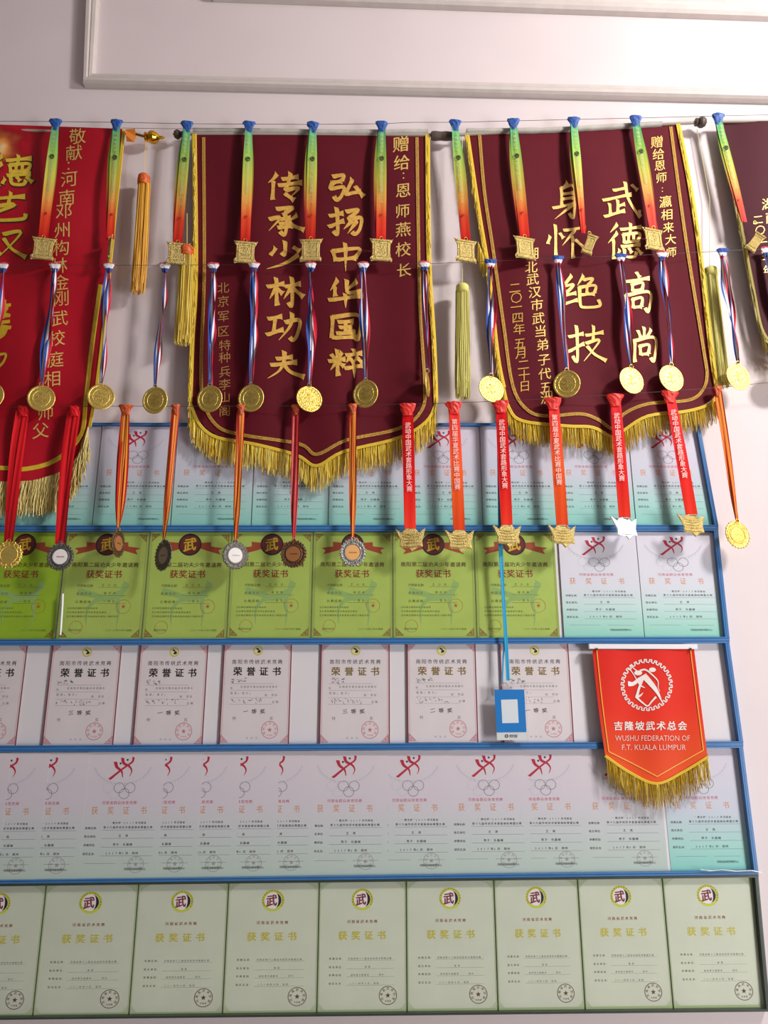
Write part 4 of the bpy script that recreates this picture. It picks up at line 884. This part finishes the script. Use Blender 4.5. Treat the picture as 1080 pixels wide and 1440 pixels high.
# row 1: (knot x, knot y, medal x, medal y, yaw, pitch, label)
row1 = [
 (78, 171, 61, 350, 10, 0, 'over the bright red pennant, leftmost'), (164, 172, 155, 352, -62, 0, 'edge on, right edge of the red pennant'),
 (263, 174, 250, 357, 8, 0, 'beside the dull yellow tassel'), (350, 174, 345, 355, 6, 0, 'left of the gold characters on the maroon pennant'),
 (440, 175, 437, 352, -4, 0, 'hanging between the two gold columns of six characters'), (537, 174, 536, 352, 5, 0, 'right of the two gold columns of six characters'),
 (640, 172, 655, 353, 12, 0, 'in the gap between the two maroon pennants'), (722, 170, 738, 349, 14, -6, 'bright and pale, above the small gold date column'),
 (807, 168, 829, 344, -38, 0, 'twisted sideways over big gold characters'), (894, 166, 919, 337, 14, -6, 'over the right gold column of four, bright'),
 (1010, 163, 1062, 341, -55, 0, 'swung right over the dark pennant')]
for i, (kx, ky, mx, my, yaw, pit, ph) in enumerate(row1):
    t = thing('medal', 'scroll shaped medal on rainbow ribbon, ' + ph, 'medal', W(kx, ky, .058), 'scroll medals on the top wire')
    tx, ty = mx + (0 if i != 8 else -8), my-16
    if i == 10: tx, ty = 1047, 312
    vx = (tx-kx)
    front = [(kx, ky+5), (kx+vx*.3, ky+(ty-ky)*.32), (kx+vx*.66, ky+(ty-ky)*.66), (tx, ty)]
    wd = [9, 13, 13.5, 13]
    if i in (8,): wd = [9, 12, 9, 6]
    if i == 1: wd = [10, 13, 10, 11]
    if i == 10: wd = [8, 10, 10, 8]
    mb = MB(); sh = 3.0 if i % 3 else -3.0
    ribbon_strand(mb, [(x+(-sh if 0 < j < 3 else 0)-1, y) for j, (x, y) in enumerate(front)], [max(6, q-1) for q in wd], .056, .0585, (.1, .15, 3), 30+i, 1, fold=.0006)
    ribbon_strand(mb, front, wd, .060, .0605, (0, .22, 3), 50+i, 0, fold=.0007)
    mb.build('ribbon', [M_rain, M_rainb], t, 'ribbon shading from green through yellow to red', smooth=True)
    mb = MB(); knot(mb, kx, ky, 21, 8, 15, .058, i, .006); mb.build('knot', M_kblue, t, 'blue folded ribbon loop over the wire')
    mb = MB(); Pt = lambda a, b: W(a, b, .0635)
    for j in range(20):
        q = .10+j*.034 if j < 5 else .34+(j-5)*.024
        if q > .70: break
        x = kx+vx*q; y = ky+(ty-ky)*q; put(mb, glyph('河南省武术传统大赛少林功夫邀请赛二〇一六'[j], .0, 1), Pt, x, y, 5.4, 4.6, -PI/2*(0) + (0), m=0)
    q = .30; circle(mb, Pt, kx+vx*q, ky+(ty-ky)*q, 3.4, 2.1, 12, 1); circle(mb, Pt, kx+vx*q+.6, ky+(ty-ky)*q-.6, 1.3, 0, 8, 1)
    q = .79; star(mb, Pt, kx+vx*q, ky+(ty-ky)*q, 2.8, 2)
    mb.build('lettering', [mat('pale_letter', (196, 206, 140), .6), M_blackp, mat('dark_red_mark', (170, 24, 24), .6)], t)
    if i in (8, 10): add_head(t, 'scroll', mx, my, .0615, orient(0, 0, 38 if i == 10 else 22), 1.0, .5, 313 if i == 10 else 328)
    else: add_head(t, 'scroll', mx, my, .0615 if i != 1 else .066, orient(yaw, pit*.5, 0), 1.08, 1.0 if i != 1 else .75, my-17)
# row 2
row2 = [
 (4, 373, -14, 556, 10, 0, 0, 'cut by the left edge of view'), (77, 373, 58, 560, 14, -8, 1, 'over the red pennant beside its gold inscription'), (153, 373, 142, 558, 14, -8, 1, 'at the right edge of the red pennant'),
 (232, 373, 218, 563, -6, 6, 0, 'before bare wall left of the maroon pennant'), (300, 373, 295, 561, -8, 6, 0, 'beside the small left inscription of the maroon pennant'), (357, 372, 353, 560, -8, 6, 0, 'left of the lowest gold character'),
 (437, 372, 435, 561, 15, -9, 1, 'bright, between the gold columns of six characters'), (511, 372, 514, 554, -18, 5, 0, 'darker, right of the gold column of six'), (597, 371, 601, 541, 74, 0, 0, 'edge on, maroon pennant right edge'),
 (690, 368, 691, 547, 12, -7, 1, 'at the left edge of the swung maroon pennant'), (785, 363, 797, 540, -20, 5, 0, 'darker, on the swung pennant low left'), (873, 360, 888, 535, 12, -7, 1, 'below the lowest character of the right big column'),
 (931, 357, 944, 532, 10, -6, 1, 'over the lower right corner of the swung pennant'), (1016, 353, 1038, 530, 10, -5, 1, 'before bare white wall at the right'), (1078, 351, 1108, 520, 8, 0, 0, 'cut by the right edge of view')]
for i, (kx, ky, mx, my, yaw, pit, br, ph) in enumerate(row2):
    t = thing('medal', 'round gold medal on tricolour ribbon, ' + ph, 'medal', W(kx, ky, .058), 'round gold medals on the middle wire')
    tx, ty = mx+1, my-20; vx = tx-kx; H_ = ty-ky
    lr = 1 if i not in (8,) else .5
    mb = MB()
    R = random.Random(100+i); j1, j2, j3, j4 = [R.uniform(-1.6, 1.6) for _ in range(4)]
    A = [(kx-1.5, ky+5), (kx-2.4*lr+vx*.3+j1, ky+H_*.33), (kx-2*lr+vx*.68+j2, ky+H_*.68), (tx-1, ty+1)]
    B = [(kx+1.5, ky+5), (kx+2.4*lr+vx*.3+j3, ky+H_*.33), (kx+2*lr+vx*.68+j4, ky+H_*.68), (tx+1, ty+1)]
    wA, wB = R.uniform(7.5, 11)*lr, R.uniform(7.5, 11)*lr
    if i == 6 or i == 5 or i == 1: A = [(x+2.5*(0 < j < 3), y) for j, (x, y) in enumerate(A)]; wA = 14
    ribbon_strand(mb, A, [5, wA, wA, 4], .0575, .0575, (R.uniform(-.3, .3), 1.1, R.uniform(3, 7)), 200+i, 0, cols=9, n=8, fold=.0015)
    ribbon_strand(mb, B, [5, wB, wB*.9, 4], .0605, .0590, (R.uniform(-.3, .3), 1.6, R.uniform(3, 8)), 230+i, 0, cols=9, n=8, fold=.0015)
    mb.build('ribbon', M_tri, t, 'twisted blue, white and red ribbon', smooth=True)
    mb = MB(); knot(mb, kx, ky, 20, 7, 13, .058, 60+i, .006); mb.build('knot', M_ktri2 if i in (2+8, 11, 13, 9) else M_ktri, t)
    add_head(t, 'gold', mx, my, .060 if i != 8 else .068, orient(yaw, pit*.5, 0), .95 if i == 8 else 1.09 if i != 7 else 1.12, .8 if i == 8 else 1.0, my-19.5)
# row 3
row3 = [
 (32, 573, 12, 780, 12, -4, 'r', 'ornategold', 'gold rimmed medal on a plain red ribbon at the left edge of view'), (104, 573, 85, 783, 4, 0, 'r', 'silverred', 'silver medal with white and red centre on a plain red ribbon'),
 (177, 571, 166, 764, 80, 0, 's', 'bronze', 'bronze medal seen edge on under a wide striped red and gold ribbon'), (247, 571, 230, 781, -38, 0, 's', 'silver', 'oval looking silver medal on a striped red and gold ribbon'),
 (339, 571, 331, 781, 22, 0, 's', 'silverwhite', 'silver medal with a plain white centre on a striped red and gold ribbon'), (416, 571, 413, 779, -6, 0, 's', 'bronze', 'dark bronze medal with a copper centre on a narrow red ribbon'),
 (496, 570, 496, 777, 0, 0, 's', 'silverorange', 'silver rimmed medal with an orange centre on a striped ribbon'),
 (573, 568, 577, 758, -6, 4, 'w', 'crown', 'dull brass crown shaped medal on scarlet ribbon, leftmost of the crown medals'), (638, 566, 646, 760, 5, 0, 'o', 'crown', 'brass crown shaped medal on an orange red ribbon, second crown medal from the left'),
 (704, 564, 713, 753, 8, 0, 'w', 'crown', 'brass crown shaped medal on a red ribbon above the blue lanyard'), (778, 560, 791, 753, 12, -6, 'o', 'crown', 'brass crown shaped medal on an orange red ribbon below the swung pennant'),
 (865, 555, 879, 742, 16, -10, 'w', 'crownsilver', 'bright silver white crown shaped medal on a red ribbon'), (942, 550, 973, 738, 12, -7, 'w', 'crown', 'bright brass crown shaped medal at the right end of the blue frames'),
 (1009, 545, 1037, 752, 10, -5, 's', 'ornategold', 'gold medal with a beaded rim on a narrow striped ribbon before bare wall')]
TXT = {'w': '武动中国武术套路形象大赛', 'o': '第四届华夏武术比赛中国赛'}
for i, (kx, ky, mx, my, yaw, pit, rb, kind, lab) in enumerate(row3):
    t = thing('medal', lab, 'medal', W(kx, ky, .056), 'medals on the lowest wire')
    tx, ty = mx, my-(18 if rb in 'sr' else 13); vx = tx-kx; H_ = ty-ky; mb = MB()
    if rb == 'r':
        ribbon_strand(mb, [(kx-4, ky+4), (kx-5+vx*.4, ky+H_*.4), (tx-1, ty)], [10, 12, 13], .050, .054, (0, .25, 4), 300+i, fold=.001); ribbon_strand(mb, [(kx+5, ky+4), (kx+3+vx*.4, ky+H_*.4), (tx+1, ty)], [8, 9, 14], .052, .057, (.2, .3, 4), 310+i, fold=.001)
        mm = M_red; km = M_red
    elif rb == 's':
        wd = 13 if i == 2 else 6.5
        ribbon_strand(mb, [(kx-1.5, ky+5), (kx-2+vx*.4, ky+H_*.4), (kx-1.5+vx*.75, ky+H_*.75), (tx, ty+(0 if i != 2 else -4))], [8, wd, wd, 3.5], .053, .055, (.1, .35, 4), 320+i, cols=12, fold=.0008)
        ribbon_strand(mb, [(kx+1.5, ky+5), (kx+2+vx*.4, ky+H_*.4), (kx+1.5+vx*.75, ky+H_*.75), (tx, ty+(0 if i != 2 else -4))], [8, wd, wd, 3.5], .0545, .0565, (-.1, .45, 5), 330+i, cols=12, fold=.0008)
        mm = M_str; km = M_korange
        if i == 5: mm = mat('dark_red_ribbon', (176, 30, 34), .45, noise=.2, nscale=60)
    else:
        ribbon_strand(mb, [(kx-.5, ky+6), (kx+vx*.35-1, ky+H_*.35), (kx+vx*.7-1, ky+H_*.7), (tx-1, ty)], [13, 14, 14.5, 14.5], .053, .056, (0, .1, 3), 340+i, fold=.0005)
        ribbon_strand(mb, [(kx+.5, ky+6), (kx+vx*.35, ky+H_*.35), (kx+vx*.7, ky+H_*.7), (tx, ty)], [14, 16, 16, 15.5], .0555, .058, (0, .15, 3), 350+i, fold=.0005)
        mm = M_orrib if rb == 'o' else M_redrib; km = M_kred
    mb.build('ribbon', mm, t, smooth=True)
    mb = MB()
    if rb in 'wo': knot(mb, kx, ky+2, 28, 13, 17, .0565, 80+i, .007)
    elif rb == 's': knot(mb, kx, ky+1, 24 if i == 2 else 15, 10 if i == 2 else 5, 14, .0555, 80+i, .006)
    else: knot(mb, kx, ky+1, 15, 11, 14, .054, 80+i, .006)
    mb.build('knot', km, t)
    if rb in 'wo':
        mb = MB()
        for j, ch in enumerate(TXT[rb]):
            q = (.17 if rb == 'w' else .15)+j*.046; x = kx+vx*q; y = ky+H_*q; put(mb, glyph(ch, .006, 2), lambda a, b: W(a, b, .0598+.001), x, y, 8.4, 8.2)
        mb.build('lettering', mat('pale_pink_letter', (250, 214, 206), .5), t)
        mb = MB(); c = W(mx, my-12.5, .058); s = pxs(mx, my); mb.tube([c+Vector((-9*s, 0, -2*s)), c+Vector((-6*s, -.002, 1.5*s)), c+Vector((6*s, -.002, 1.5*s)), c+Vector((9*s, 0, -2*s))], .0012, 6); mb.build('bail', M_silver, t)
        add_head(t, kind, mx, my, .0590, orient(yaw, pit, 0), 1.0, 1.0)
    else:
        add_head(t, kind, mx, my, .0575, orient(yaw, pit, 0), 1.08 if i != 3 else 1.2, 1.0, my-19)

# ------------------------------------------------------------ blue lanyard badge
t = thing('badge', 'blue card badge in a clear sleeve on a light blue lanyard', 'badge', W(704, 566, .05))
mb = MB(); ribbon_strand(mb, [(700, 568), (702, 700), (703, 770), (707, 830), (711, 891), (714.5, 957)], [4, 4, 4, 4.4, 5, 5], .045, .034, (0, .2, 3), 5, fold=.0003)
ribbon_strand(mb, [(704, 568), (705, 700), (705.5, 770), (708, 830), (711, 880), (708, 920), (706, 962)], [3, 3, 3, 3, 3, 2.4, 2.4], .043, .031, (0, .2, 3), 6, fold=.0003)
mb.build('lanyard', mat('cyan_lanyard', (40, 160, 206), .45), t, 'narrow cyan lanyard', smooth=True)
def rect3(x0, y0, x1, y1, sl=3.0):
    # rows lean slightly to the right going down
    return [(x0, y0), (x1, y0-.5), (x1+sl, y1-.5), (x0+sl, y1)]
def plate(name, pts, d0, d1, m, parent, label=None):
    mb = MB(); P0 = [W(x, y) for x, y in pts]; q4(mb, P0, d0, d1); 
    for i in range(len(mb.v)): pass
    o = mb.build(name, m, parent, label); return o
def rw(pts, dref=.032): # keep the outline where it is seen although it stands off the wall
    out = []
    for x, y in pts: out.append(W(x, y, dref))
    return out
def plate_at(name, pts, d0, d1, m, parent, label=None, dref=.032):
    mb = MB(); q4(mb, rw(pts, dref), d0, d1); return mb.build(name, m, parent, label)
plate_at('card', rect3(695, 970, 737, 1041, 4), .0315, .0322, mat('white_card', (226, 226, 226), .5), t, 'white card with a blue face')
plate_at('blue_face', rect3(695, 970, 737, 1030, 3.4), .0323, .0326, mat('badge_blue', (24, 128, 206), .45), t)
plate_at('white_square', rect3(704.5, 984, 727.5, 1017, 1.8), .0327, .0329, mat('badge_white', (232, 236, 240), .45), t, 'plain white square panel')
mb = MB(); PB = lambda a, b: W(a, b, .0331); row(mb, '支付宝', PB, 716, 728, 1035, 4.4, .01); circle(mb, PB, 712.5, 1035, 2.4, 1.4, 12); mb.build('lettering', I['bold'], t)
def sleeve_mat():
    m = M_film.copy(); m.name = 'clear_sleeve'; 
    for n in m.node_tree.nodes:
        if n.type == 'BSDF_TRANSPARENT': n.inputs['Color'].default_value = (.94, .95, .96, 1)
    return m
mb = MB(); mb.poly([W(x, y, .0336) for x, y in rect3(692.5, 961, 740, 1045, 4)]); mb.build('clear_sleeve', sleeve_mat(), t, 'clear plastic sleeve')
mb = MB(); c = W(709, 963, .033); mb.tube([c+Vector((-.009, 0, -.004)), c+Vector((-.006, -.001, .004)), c+Vector((.006, -.001, .004)), c+Vector((.009, 0, -.004))], .0011, 6); mb.build('clip', M_silver, t)

for k in ('w0', 'h0'):
    for o in SC.objects:
        if k in o: del o[k]
